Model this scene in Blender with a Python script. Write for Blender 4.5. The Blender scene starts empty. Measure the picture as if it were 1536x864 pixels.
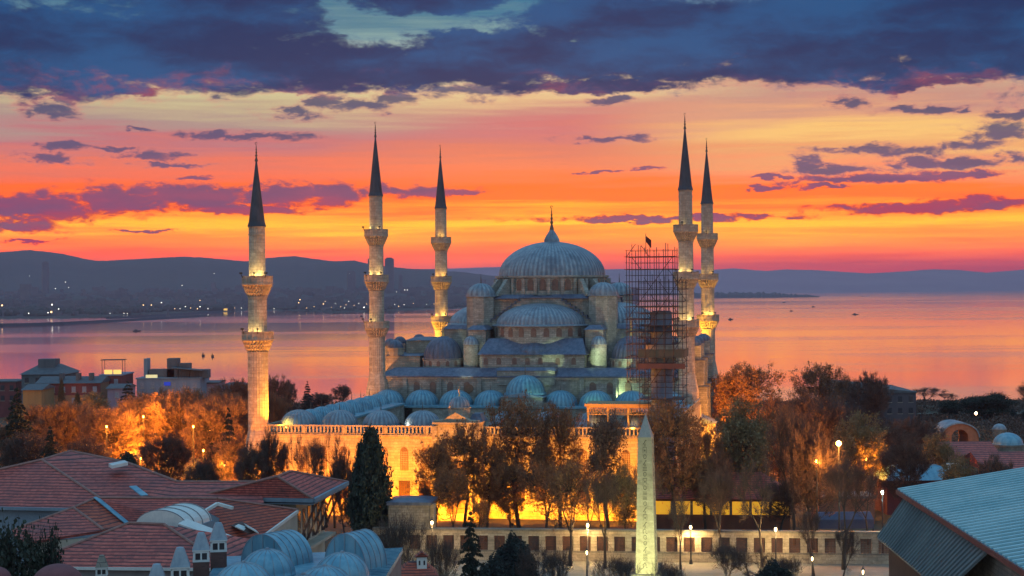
import bpy, math, random
from math import sin, cos, pi, radians, sqrt, atan2
from mathutils import Vector, Matrix
import numpy as np

# ---------------------------------------------------------------- camera
F = 2453.0; ZC = 75.0; ROLL = .008; HY = 430.0; TH = .1938; G = 38.0
scene = bpy.context.scene
scene.render.resolution_x = 1024; scene.render.resolution_y = 576
COL = scene.collection
cam_d = bpy.data.cameras.new('camera'); cam = bpy.data.objects.new('camera', cam_d)
COL.objects.link(cam); scene.camera = cam
cam_d.sensor_width = 36; cam_d.lens = F / 1536 * 36; cam_d.shift_y = -(432 - HY) / 1536
cam_d.clip_start = 1; cam_d.clip_end = 60000
cam.location = (0, 0, ZC); cam.rotation_euler = (radians(90), ROLL, 0)

# ---------------------------------------------------------------- world sky
world = bpy.data.worlds.new('World'); scene.world = world; world.use_nodes = True
NT = world.node_tree; NT.nodes.clear()

class S:
    """a node socket with arithmetic"""
    def __init__(s, k): s.k = k
    def __add__(a, b): return m_('ADD', a, b)
    def __radd__(a, b): return m_('ADD', b, a)
    def __sub__(a, b): return m_('SUBTRACT', a, b)
    def __rsub__(a, b): return m_('SUBTRACT', b, a)
    def __mul__(a, b): return m_('MULTIPLY', a, b)
    def __rmul__(a, b): return m_('MULTIPLY', b, a)
    def __truediv__(a, b): return m_('DIVIDE', a, b)
CUR = [NT]
def put(sock, v):
    if isinstance(v, S): CUR[0].links.new(v.k, sock)
    else: sock.default_value = v
def m_(op, *a):
    n = CUR[0].nodes.new('ShaderNodeMath'); n.operation = op
    for i, v in enumerate(a): put(n.inputs[i], v)
    return S(n.outputs[0])
def sstep(x, a, b):
    n = CUR[0].nodes.new('ShaderNodeMapRange'); n.interpolation_type = 'SMOOTHSTEP'
    put(n.inputs['Value'], x); put(n.inputs['From Min'], a); put(n.inputs['From Max'], b)
    return S(n.outputs[0])
def vec(x, y, z):
    n = CUR[0].nodes.new('ShaderNodeCombineXYZ')
    for i, v in enumerate((x, y, z)): put(n.inputs[i], v)
    return S(n.outputs[0])
def noise(v, scale=1., detail=4., rough=.5, dist=0.):
    n = CUR[0].nodes.new('ShaderNodeTexNoise'); put(n.inputs['Vector'], v)
    n.inputs['Scale'].default_value = scale; n.inputs['Detail'].default_value = detail
    n.inputs['Roughness'].default_value = rough; n.inputs['Distortion'].default_value = dist
    return S(n.outputs[0])
def mix(f, a, b):
    n = CUR[0].nodes.new('ShaderNodeMix'); n.data_type = 'RGBA'
    put(n.inputs[0], f); put(n.inputs[6], a); put(n.inputs[7], b)
    return S(n.outputs[2])
def lin(c):
    return tuple((x / 255 / 12.92 if x < 10.3 else ((x / 255 + .055) / 1.055) ** 2.4) for x in c) + (1,)
def ramp(f, stops):
    n = CUR[0].nodes.new('ShaderNodeValToRGB'); cr = n.color_ramp
    stops = sorted(stops)
    while len(cr.elements) < len(stops): cr.elements.new(.5)
    for e, (p, c) in zip(cr.elements, stops): e.position = p; e.color = c
    put(n.inputs[0], f); return S(n.outputs[0])

def build_sky():
    tc = NT.nodes.new('ShaderNodeTexCoord'); sx = NT.nodes.new('ShaderNodeSeparateXYZ')
    NT.links.new(tc.outputs['Generated'], sx.inputs[0])
    X, Y, Z = (S(sx.outputs[i]) for i in range(3))
    U = m_('ARCTAN2', X, Y) * F              # azimuth from the view axis and elevation, in the unit of one picture pixel
    V = m_('ARCSINE', m_('MINIMUM', m_('MAXIMUM', Z, -1.), 1.)) * F
    # thin high streaks displace the colour bands
    st = noise(vec(U * .0022, V * .045, 3.3), 1, 5, .6) - .5
    st2 = noise(vec(U * .0012, V * .010, 8.1), 1, 3, .5) - .5
    amp = sstep(V, 0., 130.)
    st3 = noise(vec(U * .004, V * .12, 6.6), 1, 4, .6) - .5
    Vw = V + st * (30. + 60. * amp) + st2 * (26. + 60. * amp) + st3 * (22. + 18. * amp)
    def bands(lst): return ramp(Vw / 440., [(max(0, min(1, (430 - y) / 440)), lin(c)) for y, c in lst])
    left = bands([(430, (150, 60, 62)), (402, (238, 62, 14)), (385, (255, 62, 15)), (372, (255, 96, 5)), (356, (255, 120, 0)), (340, (255, 172, 0)),
                  (327, (255, 150, 5)), (312, (255, 115, 30)), (290, (244, 100, 50)), (262, (232, 100, 76)), (240, (216, 102, 86)), (215, (182, 108, 116)), (190, (165, 135, 128)),
                  (165, (186, 166, 132)), (140, (196, 184, 140)), (110, (205, 182, 140)), (80, (165, 165, 150)), (45, (112, 148, 152)), (0, (30, 100, 130))])
    mid = bands([(430, (145, 60, 66)), (402, (228, 62, 34)), (385, (255, 75, 18)), (368, (255, 108, 4)), (350, (255, 135, 0)), (335, (255, 182, 0)), (322, (255, 158, 10)),
                 (305, (252, 105, 55)), (285, (246, 110, 58)), (255, (232, 116, 76)), (225, (212, 112, 92)), (200, (200, 108, 110)), (178, (198, 130, 118)), (150, (220, 178, 130)),
                 (125, (225, 196, 145)), (90, (170, 175, 155)), (50, (138, 168, 160)), (20, (78, 128, 142)), (0, (30, 110, 140))])
    right = bands([(430, (130, 70, 84)), (405, (198, 72, 74)), (390, (238, 76, 46)), (374, (255, 102, 25)), (358, (255, 135, 5)), (342, (255, 176, 0)), (325, (255, 138, 18)),
                   (302, (252, 104, 52)), (285, (250, 116, 62)), (262, (240, 130, 92)), (232, (226, 152, 98)), (206, (238, 184, 108)), (185, (218, 152, 115)), (160, (192, 136, 122)),
                   (140, (195, 152, 128)), (115, (205, 172, 130)), (80, (150, 140, 140)), (0, (40, 90, 130))])
    col = mix(sstep(U, -420., 60.), left, mid); col = mix(sstep(U, 60., 420.), col, right)
    # ---- clouds
    nb = noise(vec(U * .011, V * .026, 1.7), 1, 8, .62, .3) - .5       # billows
    nf = noise(vec(U * .045, V * .10, 5.2), 1, 5, .65) - .5
    nw = noise(vec(U * .022, V * .045, 7.7), 1, 8, .7, 1.2) - .5
    nz = nb * 2.0 + nf * 1.0 + nw * 1.6
    wx = noise(vec(U * .016, V * .05, 21.), 1, 6, .62) - .5; wy = noise(vec(U * .020, V * .05, 33.), 1, 6, .62) - .5
    UVW = vec(U + wx * 110. + nf * 30., V + wy * 34., 0.)
    def field(ells):
        Fd = None; uv = UVW
        for (px, py, a, b) in ells:
            n = NT.nodes.new('ShaderNodeVectorMath'); n.operation = 'SUBTRACT'; put(n.inputs[0], uv)
            th = math.atan((px - 768) / F); n.inputs[1].default_value = (th * F, math.asin(sin(math.atan((430 - py) / F * cos(th)))) * F, 0)
            q = NT.nodes.new('ShaderNodeVectorMath'); q.operation = 'MULTIPLY'; put(q.inputs[0], S(n.outputs[0])); q.inputs[1].default_value = (1 / a, 1 / b, 0)
            l = NT.nodes.new('ShaderNodeVectorMath'); l.operation = 'LENGTH'; put(l.inputs[0], S(q.outputs[0]))
            v = 1. - S(l.outputs['Value'])
            Fd = v if Fd is None else m_('MAXIMUM', Fd, v)
        return Fd
    low = [(60, 305, 130, 24), (175, 296, 95, 26), (290, 292, 100, 24), (420, 288, 75, 24), (500, 290, 70, 22), (600, 286, 95, 15), (690, 287, 55, 8), (20, 333, 90, 14),
           (215, 342, 40, 3), (300, 262, 42, 5), (1000, 329, 240, 6), (1380, 316, 190, 11), (1470, 312, 90, 12), (940, 331, 60, 4), (1320, 272, 160, 8), (1440, 268, 90, 8),
           (1145, 284, 34, 5), (970, 255, 36, 6), (905, 260, 30, 4), (1155, 267, 32, 4), (380, 312, 120, 8), (1240, 284, 50, 4), (50, 357, 40, 3)]
    midc = [(105, 214, 50, 10), (80, 232, 55, 10), (225, 230, 60, 8), (160, 216, 60, 5), (365, 201, 120, 8), (205, 190, 28, 5), (75, 158, 42, 14), (105, 143, 22, 12), (445, 166, 50, 12),
            (490, 150, 32, 16), (550, 158, 75, 11), (590, 146, 45, 14), (440, 132, 40, 8), (720, 136, 90, 12), (905, 210, 80, 6), (925, 152, 38, 8), (1275, 155, 34, 12), (1380, 170, 75, 8), (1448, 172, 20, 4),
            (1300, 228, 90, 9), (1360, 232, 70, 10), (1215, 250, 28, 14), (1260, 257, 70, 9), (1375, 250, 45, 13), (1460, 222, 60, 12), (1510, 204, 55, 16), (1520, 245, 35, 9), (1440, 250, 50, 9), (1520, 178, 45, 9), (1385, 122, 55, 16), (250, 243, 70, 4)]
    bank = [(110, 60, 330, 86), (300, 85, 330, 60), (560, 95, 380, 38), (800, 95, 340, 42), (1100, 60, 420, 78), (1350, 40, 420, 96), (1180, 105, 320, 30), (920, 20, 220, 36), (330, 20, 200, 62),
            (650, 0, 150, 22), (720, 62, 150, 22), (1450, 105, 200, 26), (0, 100, 300, 40), (480, 110, 240, 30), (900, 130, 190, 13), (1380, 130, 120, 12), (180, 130, 110, 10)]
    Fl = field(low) + nz * .72; Fm = field(midc) + nz * .85; Fb = field(bank) + nb * 1.6 + nw * .5 + nf * .25
    kl = sstep(Fl, -.12, .42); km = sstep(Fm, -.25, .62); kb = sstep(Fb + nw * .10, -.10, .40)
    tone = noise(vec(U * .006, V * .03, 9.9), 1, 6, .6)
    dt = sstep(tone, .35, .68)
    rim = sstep(Fl, .0, .55)
    cl = mix(sstep(V, 95., 200.), lin((140, 62, 92)), lin((96, 76, 112))); cl = mix(rim, lin((235, 95, 72)), mix(dt, cl, lin((82, 62, 100))))
    cm = mix(sstep(V, 170., 290.), lin((82, 72, 108)), lin((50, 64, 104))); cm = mix(sstep(Fm, -.02, .5), lin((190, 110, 112)), mix(dt, cm, lin((60, 66, 100))))
    # the big bank: reddish torn underside, navy body
    dep = sstep(Fb, 0., .9); hgt = sstep(V + nb * 150. + nf * 40., 272., 318.)
    big = noise(vec(U * .0045, V * .016, 12.3), 1, 6, .5) - .5
    under = mix(sstep(nw * .5 + nf * .2 + big * 1.2, -.16, .18), lin((34, 48, 92)), lin((140, 66, 92)))
    body = mix(sstep(big + nw * .25, -.14, .16), lin((0, 44, 88)), lin((4, 78, 126)))
    cb = mix(hgt, under, body); cb = mix(sstep(Fb, .0, .26), mix(hgt, lin((225, 120, 110)), lin((70, 120, 150))), cb)
    col = mix(kl * .93, col, cl); col = mix(km * .9, col, cm); col = mix(kb * .995, col, cb)
    # unseen sky overhead and behind the viewer, brightened to light the near sides
    over = sstep(V, 560., 1500.)
    back = sstep(Y, .15, -.35)
    zen = mix(sstep(Z, .2, .9), (.36, .50, .62, 1), (.17, .45, .72, 1))
    backc = mix(sstep(Z, 0., .5), (.52, .51, .52, 1), (.25, .47, .66, 1))
    col = mix(over, col, zen); col = mix(back, col, backc)
    below = sstep(V, 0., -120.); col = mix(below, col, lin((90, 60, 75)))
    sky = NT.nodes.new('ShaderNodeTexSky'); sky.sky_type = 'NISHITA'; sky.sun_disc = False
    sky.sun_elevation = radians(1.0); sky.sun_rotation = radians(0)
    sat = NT.nodes.new('ShaderNodeHueSaturation'); put(sat.inputs['Color'], col); put(sat.inputs['Saturation'], 1. + sstep(V, 190., 70.) * .20); sat.inputs['Hue'].default_value = .505; col = S(sat.outputs[0])
    glow = m_('EXPONENT', m_('MAXIMUM', V, 0.) * (-1 / 95.)) * sstep(V, -60., 20.) * 1.2 + 1.0
    bg1 = NT.nodes.new('ShaderNodeBackground'); put(bg1.inputs[0], col); put(bg1.inputs[1], m_('MINIMUM', glow, 2.3))
    bg2 = NT.nodes.new('ShaderNodeBackground'); put(bg2.inputs[0], S(sky.outputs[0])); bg2.inputs[1].default_value = .004
    ad = NT.nodes.new('ShaderNodeAddShader'); out = NT.nodes.new('ShaderNodeOutputWorld')
    NT.links.new(bg1.outputs[0], ad.inputs[0]); NT.links.new(bg2.outputs[0], ad.inputs[1]); NT.links.new(ad.outputs[0], out.inputs[0])
build_sky()
world.cycles.sampling_method = 'MANUAL'; world.cycles.sample_map_resolution = 512

sun_d = bpy.data.lights.new('sun', 'SUN'); sun = bpy.data.objects.new('sun', sun_d); COL.objects.link(sun)
sun_d.energy = .06; sun_d.angle = radians(4); sun_d.color = (1, .5, .3)      # the sun is still at the horizon ahead
sun.rotation_euler = (radians(-89), 0, 0)

scene.view_settings.view_transform = 'Standard'; scene.view_settings.look = 'None'
scene.view_settings.exposure = .14; scene.view_settings.gamma = 1
scene.cycles.use_light_tree = True; scene.cycles.max_bounces = 4; scene.cycles.diffuse_bounces = 2
scene.cycles.glossy_bounces = 2; scene.cycles.volume_bounces = 0; scene.cycles.transparent_max_bounces = 8
scene.cycles.sample_clamp_indirect = 3.0; scene.cycles.caustics_reflective = False; scene.cycles.caustics_refractive = False

# ---------------------------------------------------------------- helpers
def ray(px, py):
    dx = px - 768; dy = py - 432; c, s = cos(ROLL), sin(ROLL)
    return (c * dx - s * dy) / F, -((s * dx + c * dy) - (HY - 432)) / F
def at(px, py, Y):
    u, w = ray(px, py); return Vector((u * Y, Y, ZC + w * Y))
def onz(px, py, z):
    u, w = ray(px, py); Y = (z - ZC) / w; return Vector((u * Y, Y, z))

def tag(o, label=None, cat=None, group=None, kind=None):
    if label: o['label'] = label
    if cat: o['category'] = cat
    if group: o['group'] = group
    if kind: o['kind'] = kind
    return o
def empty(name, loc, rz=0.):
    o = bpy.data.objects.new(name, None); COL.objects.link(o); o.location = loc; o.rotation_euler = (0, 0, rz)
    o.empty_display_size = .5; return o

SEAM = {}
class MB:
    """collects shapes and links them as ONE mesh object"""
    def __init__(s): s.v = []; s.f = []; s.sm = []; s.mi = []
    def add(s, vs, fs, sm=False, mi=None):
        n = len(s.v); s.v.extend([tuple(v) for v in vs]); s.f.extend([tuple(i + n for i in f) for f in fs]); s.sm.extend([sm] * len(fs)); s.mi.extend(mi if mi is not None else [0] * len(fs)); return s
    def box(s, x0, x1, y0, y1, z0, z1):
        vs = [(x, y, z) for z in (z0, z1) for y in (y0, y1) for x in (x0, x1)]
        return s.add(vs, [(0, 2, 3, 1), (4, 5, 7, 6), (0, 1, 5, 4), (2, 6, 7, 3), (0, 4, 6, 2), (1, 3, 7, 5)])
    def frustum(s, b, z0, t, z1):
        """b, t = (x0,x1,y0,y1)"""
        vs = [(b[0], b[2], z0), (b[1], b[2], z0), (b[1], b[3], z0), (b[0], b[3], z0), (t[0], t[2], z1), (t[1], t[2], z1), (t[1], t[3], z1), (t[0], t[3], z1)]
        return s.add(vs, [(3, 2, 1, 0), (4, 5, 6, 7), (0, 1, 5, 4), (1, 2, 6, 5), (2, 3, 7, 6), (3, 0, 4, 7)])
    def lathe(s, prof, n=24, c=(0, 0), a0=0., a1=2 * pi, rib=0., sm=False, caps=True, z=0., seam=False):
        full = abs(a1 - a0 - 2 * pi) < 1e-6; m = n if full else n + 1; vs = []
        for r, zz in prof:
            for i in range(m):
                a = a0 + (a1 - a0) * i / n; rr = r * (1 - (rib if i % 2 else 0))
                vs.append((c[0] + rr * cos(a), c[1] + rr * sin(a), zz + z))
        fs = []; mi = []
        for j in range(len(prof) - 1):
            for i in range(n):
                k = (i + 1) % m if full else i + 1
                fs.append((j * m + i, j * m + k, (j + 1) * m + k, (j + 1) * m + i)); mi.append(1 if (seam and i % 2 and j > 1) else 0)
        if caps:
            if prof[0][0] > 1e-3: fs.append(tuple(reversed(range(m))))
            if prof[-1][0] > 1e-3: fs.append(tuple(range((len(prof) - 1) * m, len(prof) * m)))
        return s.add(vs, fs, sm, mi + [0] * (len(fs) - len(mi)))
    def tube(s, pts, rads, n=5, sm=True):
        pts = [Vector(p) for p in pts]; vs = []; fs = []
        for i, p in enumerate(pts):
            d = (pts[min(i + 1, len(pts) - 1)] - pts[max(i - 1, 0)])
            if d.length < 1e-6: d = Vector((0, 0, 1))
            d.normalize(); u = d.cross(Vector((.31, .95, .05)) if abs(d.z) > .5 else Vector((0, 0, 1))).normalized(); w = d.cross(u)
            r = rads[i] if hasattr(rads, '__len__') else rads
            for k in range(n):
                a = 2 * pi * k / n; vs.append(p + (u * cos(a) + w * sin(a)) * r)
        for i in range(len(pts) - 1):
            for k in range(n): fs.append((i * n + k, i * n + (k + 1) % n, (i + 1) * n + (k + 1) % n, (i + 1) * n + k))
        fs.append(tuple(reversed(range(n)))); fs.append(tuple(range((len(pts) - 1) * n, len(pts) * n)))
        return s.add(vs, fs, sm)
    def bar(s, a, b, w, h=None):
        """square bar from a to b"""
        a = Vector(a); b = Vector(b); h = h or w; d = (b - a).normalized()
        u = d.cross(Vector((0, 0, 1)) if abs(d.z) < .9 else Vector((0, 1, 0))).normalized() * w / 2; q = u.normalized().cross(d) * h / 2
        vs = [p + x for p in (a, b) for x in (-u - q, u - q, u + q, -u + q)]
        return s.add(vs, [(3, 2, 1, 0), (4, 5, 6, 7), (0, 1, 5, 4), (1, 2, 6, 5), (2, 3, 7, 6), (3, 0, 4, 7)])
    def extrude(s, poly, o, u, n, th):
        """poly in (u, z) about o; thickness th along -n"""
        o = Vector(o); u = Vector(u).normalized(); n = Vector(n).normalized(); k = len(poly)
        fr = [o + u * a + Vector((0, 0, b)) for a, b in poly]; bk = [p - n * th for p in fr]
        fs = [tuple(range(k)), tuple(reversed(range(k, 2 * k)))] + [(i, k + i, k + (i + 1) % k, (i + 1) % k) for i in range(k)]
        return s.add(fr + bk, fs)
    def slab(s, poly, th, up=None):
        """3-D planar polygon with thickness th downwards"""
        p = [Vector(v) for v in poly]; k = len(p); q = [v - Vector((0, 0, th)) for v in p]
        return s.add(p + q, [tuple(range(k)), tuple(reversed(range(k, 2 * k)))] + [(i, k + i, k + (i + 1) % k, (i + 1) % k) for i in range(k)])
    def xf(s, M):
        s.v = [tuple(M @ Vector(v)) for v in s.v]; return s
    def mesh(s, name, mat):
        me = bpy.data.meshes.new(name); me.from_pydata(s.v, [], s.f); me.polygons.foreach_set('use_smooth', s.sm)
        if mat: me.materials.append(mat)
        if any(s.mi): me.materials.append(SEAM.get(mat.name, mat)); me.polygons.foreach_set('material_index', s.mi)
        me.update(); return me
    def build(s, name, mat, parent=None, fix=True):
        me = s.mesh(name, mat); o = bpy.data.objects.new(name, me); COL.objects.link(o)
        if parent: o.parent = parent
        if fix:
            import bmesh
            bm = bmesh.new(); bm.from_mesh(me); bmesh.ops.recalc_face_normals(bm, faces=bm.faces); bm.to_mesh(me); bm.free()
        return o
def arch(w, h, pointed=True, n=8):
    """outline of an arched opening, width w, height h, base centre at 0,0"""
    r = w / 2; pts = [(-r, 0), (r, 0)]; rise = r * (1.15 if pointed else 1)
    for i in range(n + 1):
        a = pi * i / n; pts.append((r * cos(a), h - rise + rise * sin(a) ** (.9 if pointed else 1)))
    return pts
def dome_prof(R, h, z0, m=9, lip=.12):
    p = [(R + lip, z0 - lip), (R + lip, z0)]
    for i in range(m + 1):
        a = pi / 2 * i / m; p.append((max(R * cos(a), .001), z0 + .01 + h * sin(a)))
    return p
def copy_tree(o, parent=None):
    c = o.copy(); COL.objects.link(c)
    if parent is not None: c.parent = parent
    for ch in list(o.children): copy_tree(ch, c)
    return c

# ---------------------------------------------------------------- materials
MATS = {}
def material(name, fn):
    if name in MATS: return MATS[name]
    m = bpy.data.materials.new(name); m.use_nodes = True; nt = m.node_tree; nt.nodes.clear(); CUR[0] = nt
    out = nt.nodes.new('ShaderNodeOutputMaterial'); b = nt.nodes.new('ShaderNodeBsdfPrincipled'); nt.links.new(b.outputs[0], out.inputs[0])
    fn(nt, b); MATS[name] = m; return m
def coords(nt, kind='Object'):
    tc = nt.nodes.new('ShaderNodeTexCoord'); sx = nt.nodes.new('ShaderNodeSeparateXYZ'); nt.links.new(tc.outputs[kind], sx.inputs[0])
    return S(tc.outputs[kind]), S(sx.outputs[0]), S(sx.outputs[1]), S(sx.outputs[2])
def bump(nt, b, h, st=.3, dist=.05):
    n = nt.nodes.new('ShaderNodeBump'); n.inputs['Strength'].default_value = st; n.inputs['Distance'].default_value = dist
    put(n.inputs['Height'], h); nt.links.new(n.outputs[0], b.inputs['Normal'])
def plain(name, c1, c2, scale=.5, rough=.8, bmp=.2, streak=False, metal=0., c3=None):
    def fn(nt, b):
        p, x, y, z = coords(nt)
        v = vec(x, y, z * .25) if streak else p
        n1 = noise(v, scale, 6, .6); n2 = noise(p, scale * 9, 4, .6)
        c = mix(sstep(n1 + (n2 - .5) * .5, .32, .68), c1 + (1,), c2 + (1,))
        if c3: c = mix(sstep(noise(v, scale * .35, 5, .6), .52, .72), c, c3 + (1,))
        put(b.inputs['Base Color'], c); b.inputs['Roughness'].default_value = rough; b.inputs['Metallic'].default_value = metal
        bump(nt, b, n2, bmp)
    return material(name, fn)
def masonry(name, c1, c2, mortar, bw=1.1, bh=.42, rough=.85, stain=.6, ms=.02):
    def fn(nt, b):
        p, x, y, z = coords(nt)
        br = nt.nodes.new('ShaderNodeTexBrick'); put(br.inputs['Vector'], vec(x + y, z, 0.))
        br.inputs['Scale'].default_value = 1; br.inputs['Brick Width'].default_value = bw; br.inputs['Row Height'].default_value = bh
        br.inputs['Mortar Size'].default_value = ms; br.inputs['Bias'].default_value = 0
        br.inputs['Color1'].default_value = c1 + (1,); br.inputs['Color2'].default_value = c2 + (1,); br.inputs['Mortar'].default_value = mortar + (1,)
        d = noise(vec(x, y, z * .22), .45, 7, .65); g = noise(p, 3.5, 5, .6); g2 = noise(vec(x * .9, y * .9, z * 1.6), .8, 6, .7)
        f = sstep(d, .42, .74) * stain
        c = mix(f, S(br.outputs[0]), tuple(v * .42 for v in c1) + (1,)); c = mix(sstep(g, .35, .7) * .35, c, tuple(v * .7 for v in c2) + (1,)); c = mix(sstep(g2, .50, .66) * .55, c, tuple(v * .5 for v in c2) + (1,)); c = mix(sstep(g2, .46, .34) * .5, c, tuple(min(.7, v * 1.35) for v in c1) + (1,))
        put(b.inputs['Base Color'], c); b.inputs['Roughness'].default_value = rough
        bump(nt, b, S(br.outputs[1]) * -.6 + g * .6, .45, .06)
    return material(name, fn)
def emis(name, c, st):
    def fn(nt, b):
        b.inputs['Base Color'].default_value = c + (1,); b.inputs['Emission Color'].default_value = c + (1,); b.inputs['Emission Strength'].default_value = st
    return material(name, fn)

stone = masonry('pale ashlar', (.37, .37, .32), (.26, .26, .23), (.12, .115, .105), stain=.85)
stone_w = masonry('warm ashlar', (.48, .41, .31), (.37, .31, .24), (.20, .17, .13), 1.2, .45)
stone_m = masonry('minaret stone', (.54, .43, .33), (.40, .32, .25), (.20, .16, .13), .9, .55, stain=.7)
stone_d = masonry('weathered stone', (.30, .27, .22), (.22, .20, .17), (.10, .09, .08), .8, .35, stain=.9)
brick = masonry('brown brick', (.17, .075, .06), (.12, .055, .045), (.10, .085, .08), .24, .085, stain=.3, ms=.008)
def lead_fn(c1, c2, c3):
    def fn(nt, b):
        p, x, y, z = coords(nt)
        n1 = noise(vec(x * 1.3, y * 1.3, z * .35), 1.1, 6, .65); n2 = noise(p, 6, 4, .6)
        c = mix(sstep(n1, .36, .64), c1 + (1,), c2 + (1,)); c = mix(sstep(noise(p, .33, 5, .6), .5, .72) * .7, c, c3 + (1,))
        put(b.inputs['Base Color'], c); b.inputs['Roughness'].default_value = .42; b.inputs['Metallic'].default_value = .15
        bump(nt, b, n1 + n2 * .4, .35, .05)
    return fn
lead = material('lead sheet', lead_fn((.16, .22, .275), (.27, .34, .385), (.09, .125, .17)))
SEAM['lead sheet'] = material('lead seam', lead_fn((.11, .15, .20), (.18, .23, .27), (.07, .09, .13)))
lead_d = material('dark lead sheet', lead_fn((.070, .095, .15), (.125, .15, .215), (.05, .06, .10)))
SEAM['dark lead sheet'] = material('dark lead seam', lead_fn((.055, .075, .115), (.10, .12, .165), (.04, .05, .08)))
lead_t = material('teal lead sheet', lead_fn((.10, .27, .37), (.19, .38, .47), (.055, .15, .23)))
SEAM['teal lead sheet'] = material('teal lead seam', lead_fn((.065, .18, .26), (.12, .26, .33), (.04, .11, .17)))
cone_lead = material('spire lead', lead_fn((.035, .033, .045), (.06, .055, .07), (.025, .025, .034)))
def tiles(name, c1, c2, c3, period):
    def fn(nt, b):
        p, x, y, z = coords(nt)
        z = z + (noise(p, .5, 3, .5) - .5) * period * .55
        rown = m_('FLOOR', z / period); fr = m_('FRACT', z / period)
        cell = noise(vec(m_('FLOOR', x * 3.2), m_('FLOOR', y * 3.2), rown), .73, 1, .5)
        big = noise(p, .28, 5, .6)
        c = mix(sstep(cell, .33, .67), c1 + (1,), c2 + (1,)); c = mix(sstep(big, .42, .7) * .75, c, c3 + (1,))
        c = mix(sstep(noise(vec(x * 1.6, y * 1.6, z * 1.6), 1, 6, .7), .56, .68) * .6, c, (.055, .05, .045, 1))
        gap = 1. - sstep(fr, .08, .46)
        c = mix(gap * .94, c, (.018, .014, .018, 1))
        put(b.inputs['Base Color'], c); b.inputs['Roughness'].default_value = .75
        bump(nt, b, fr + m_('SINE', (x + y) * 22.) * .12, .7, .07)
    return material(name, fn)
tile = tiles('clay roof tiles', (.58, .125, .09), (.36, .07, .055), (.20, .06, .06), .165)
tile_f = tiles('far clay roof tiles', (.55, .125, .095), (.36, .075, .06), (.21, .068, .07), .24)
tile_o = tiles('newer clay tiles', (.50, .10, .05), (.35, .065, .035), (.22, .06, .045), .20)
white_sheet = plain('white roof sheet', (.55, .58, .56), (.68, .70, .66), .6, .45, .1)
blue_wall = plain('blue grey render', (.20, .27, .33), (.15, .21, .27), .4, .85, .1, True)
grey_wall = plain('grey render', (.20, .21, .23), (.28, .28, .29), .3, .85, .15, True)
cream = plain('cream render', (.52, .47, .38), (.42, .37, .29), .4, .85, .15, True, c3=(.28, .25, .2))
dark_wood = plain('dark brown wood', (.07, .035, .03), (.11, .05, .04), 2, .7, .2, True)
lattice_w = plain('brown window lattice', (.13, .085, .07), (.19, .13, .10), 2, .7, .2)
glass_d = plain('dark glass', (.03, .035, .045), (.05, .055, .07), 2, .12, .0)
grille = plain('carved stone grille', (.15, .09, .055), (.21, .13, .08), 6, .8, .4)
iron = plain('dark iron', (.022, .022, .028), (.038, .036, .042), 3, .5, .1)
gold = plain('gilt metal', (.75, .50, .18), (.60, .38, .12), 3, .35, .05, metal=.85)
bronze = plain('tarnished bronze', (.10, .07, .06), (.16, .11, .08), 3, .5, .05, metal=.4)
asphalt = plain('asphalt', (.045, .045, .05), (.06, .058, .06), .3, .9, .2)
paving = plain('pale paving', (.30, .27, .22), (.22, .20, .17), .25, .85, .2, c3=(.16, .145, .12))
earth = plain('earth and grass', (.05, .05, .03), (.08, .065, .045), .08, .95, .4, c3=(.035, .045, .022))
bark = plain('dark bark', (.055, .042, .036), (.085, .065, .05), 1.5, .9, .5, True)
bark_l = plain('pale plane bark', (.15, .125, .095), (.09, .07, .055), 1.5, .9, .5, True)
mount_m = plain('haze-paled mountain', (.30, .19, .22), (.36, .24, .26), .002, .95, .0)  # distance haze is put into this paler, redder mountain colour
hill_m = plain('wooded hill', (.035, .045, .035), (.06, .06, .045), .004, .95, .0)
city_m = plain('distant city wall', (.10, .10, .11), (.16, .15, .15), .01, .9, .0)
bulb = emis('lamp glow', (1, .74, .36), 12); bulb_o = emis('sodium lamp glow', (1, .42, .06), 110); bulb_w = emis('cool lamp glow', (.8, 1, .75), 18)
glow_y = emis('lit window', (1, .55, .1), 1.1); glow_s = emis('spotlight glass', (1, .9, .5), 5)

NL = [0]
def point(loc, power, color, r=.15, parent=None, name='lamp_light'):
    d = bpy.data.lights.new(name, 'POINT'); d.energy = power; d.color = color; d.shadow_soft_size = r
    o = bpy.data.objects.new(name, d); COL.objects.link(o); o.location = loc
    if parent: o.parent = parent
    NL[0] += 1; return o
def spot(loc, target, power, color, deg, blend=.5, r=.2, parent=None):
    d = bpy.data.lights.new('floodlight_beam', 'SPOT'); d.energy = power; d.color = color; d.spot_size = radians(deg); d.spot_blend = blend; d.shadow_soft_size = r
    o = bpy.data.objects.new('floodlight_beam', d); COL.objects.link(o); o.location = loc
    o.rotation_euler = (Vector(target) - Vector(loc)).to_track_quat('-Z', 'Y').to_euler()
    if parent: o.parent = parent
    return o
def finial(mb, c, z, h, n=8):
    """stacked balls on a needle topped by a crescent"""
    mb.lathe([(h * .10, z), (h * .035, z + h * .22), (h * .07, z + h * .30), (h * .025, z + h * .38), (h * .055, z + h * .46), (h * .02, z + h * .54), (h * .045, z + h * .61), (h * .016, z + h * .68), (h * .03, z + h * .74), (h * .012, z + h * .80), (h * .008, z + h * .86)], n, c)
    for i in range(9):
        a0 = radians(-60 + i * 300 / 9 - 90 + 90 + 30); a1 = radians(-60 + (i + 1) * 300 / 9 + 30)
        r = h * .055; zc = z + h * .92
        mb.bar((c[0] + r * sin(a0 + pi), c[1], zc + r * cos(a0 + pi)), (c[0] + r * sin(a1 + pi), c[1], zc + r * cos(a1 + pi)), h * .022)

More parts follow.
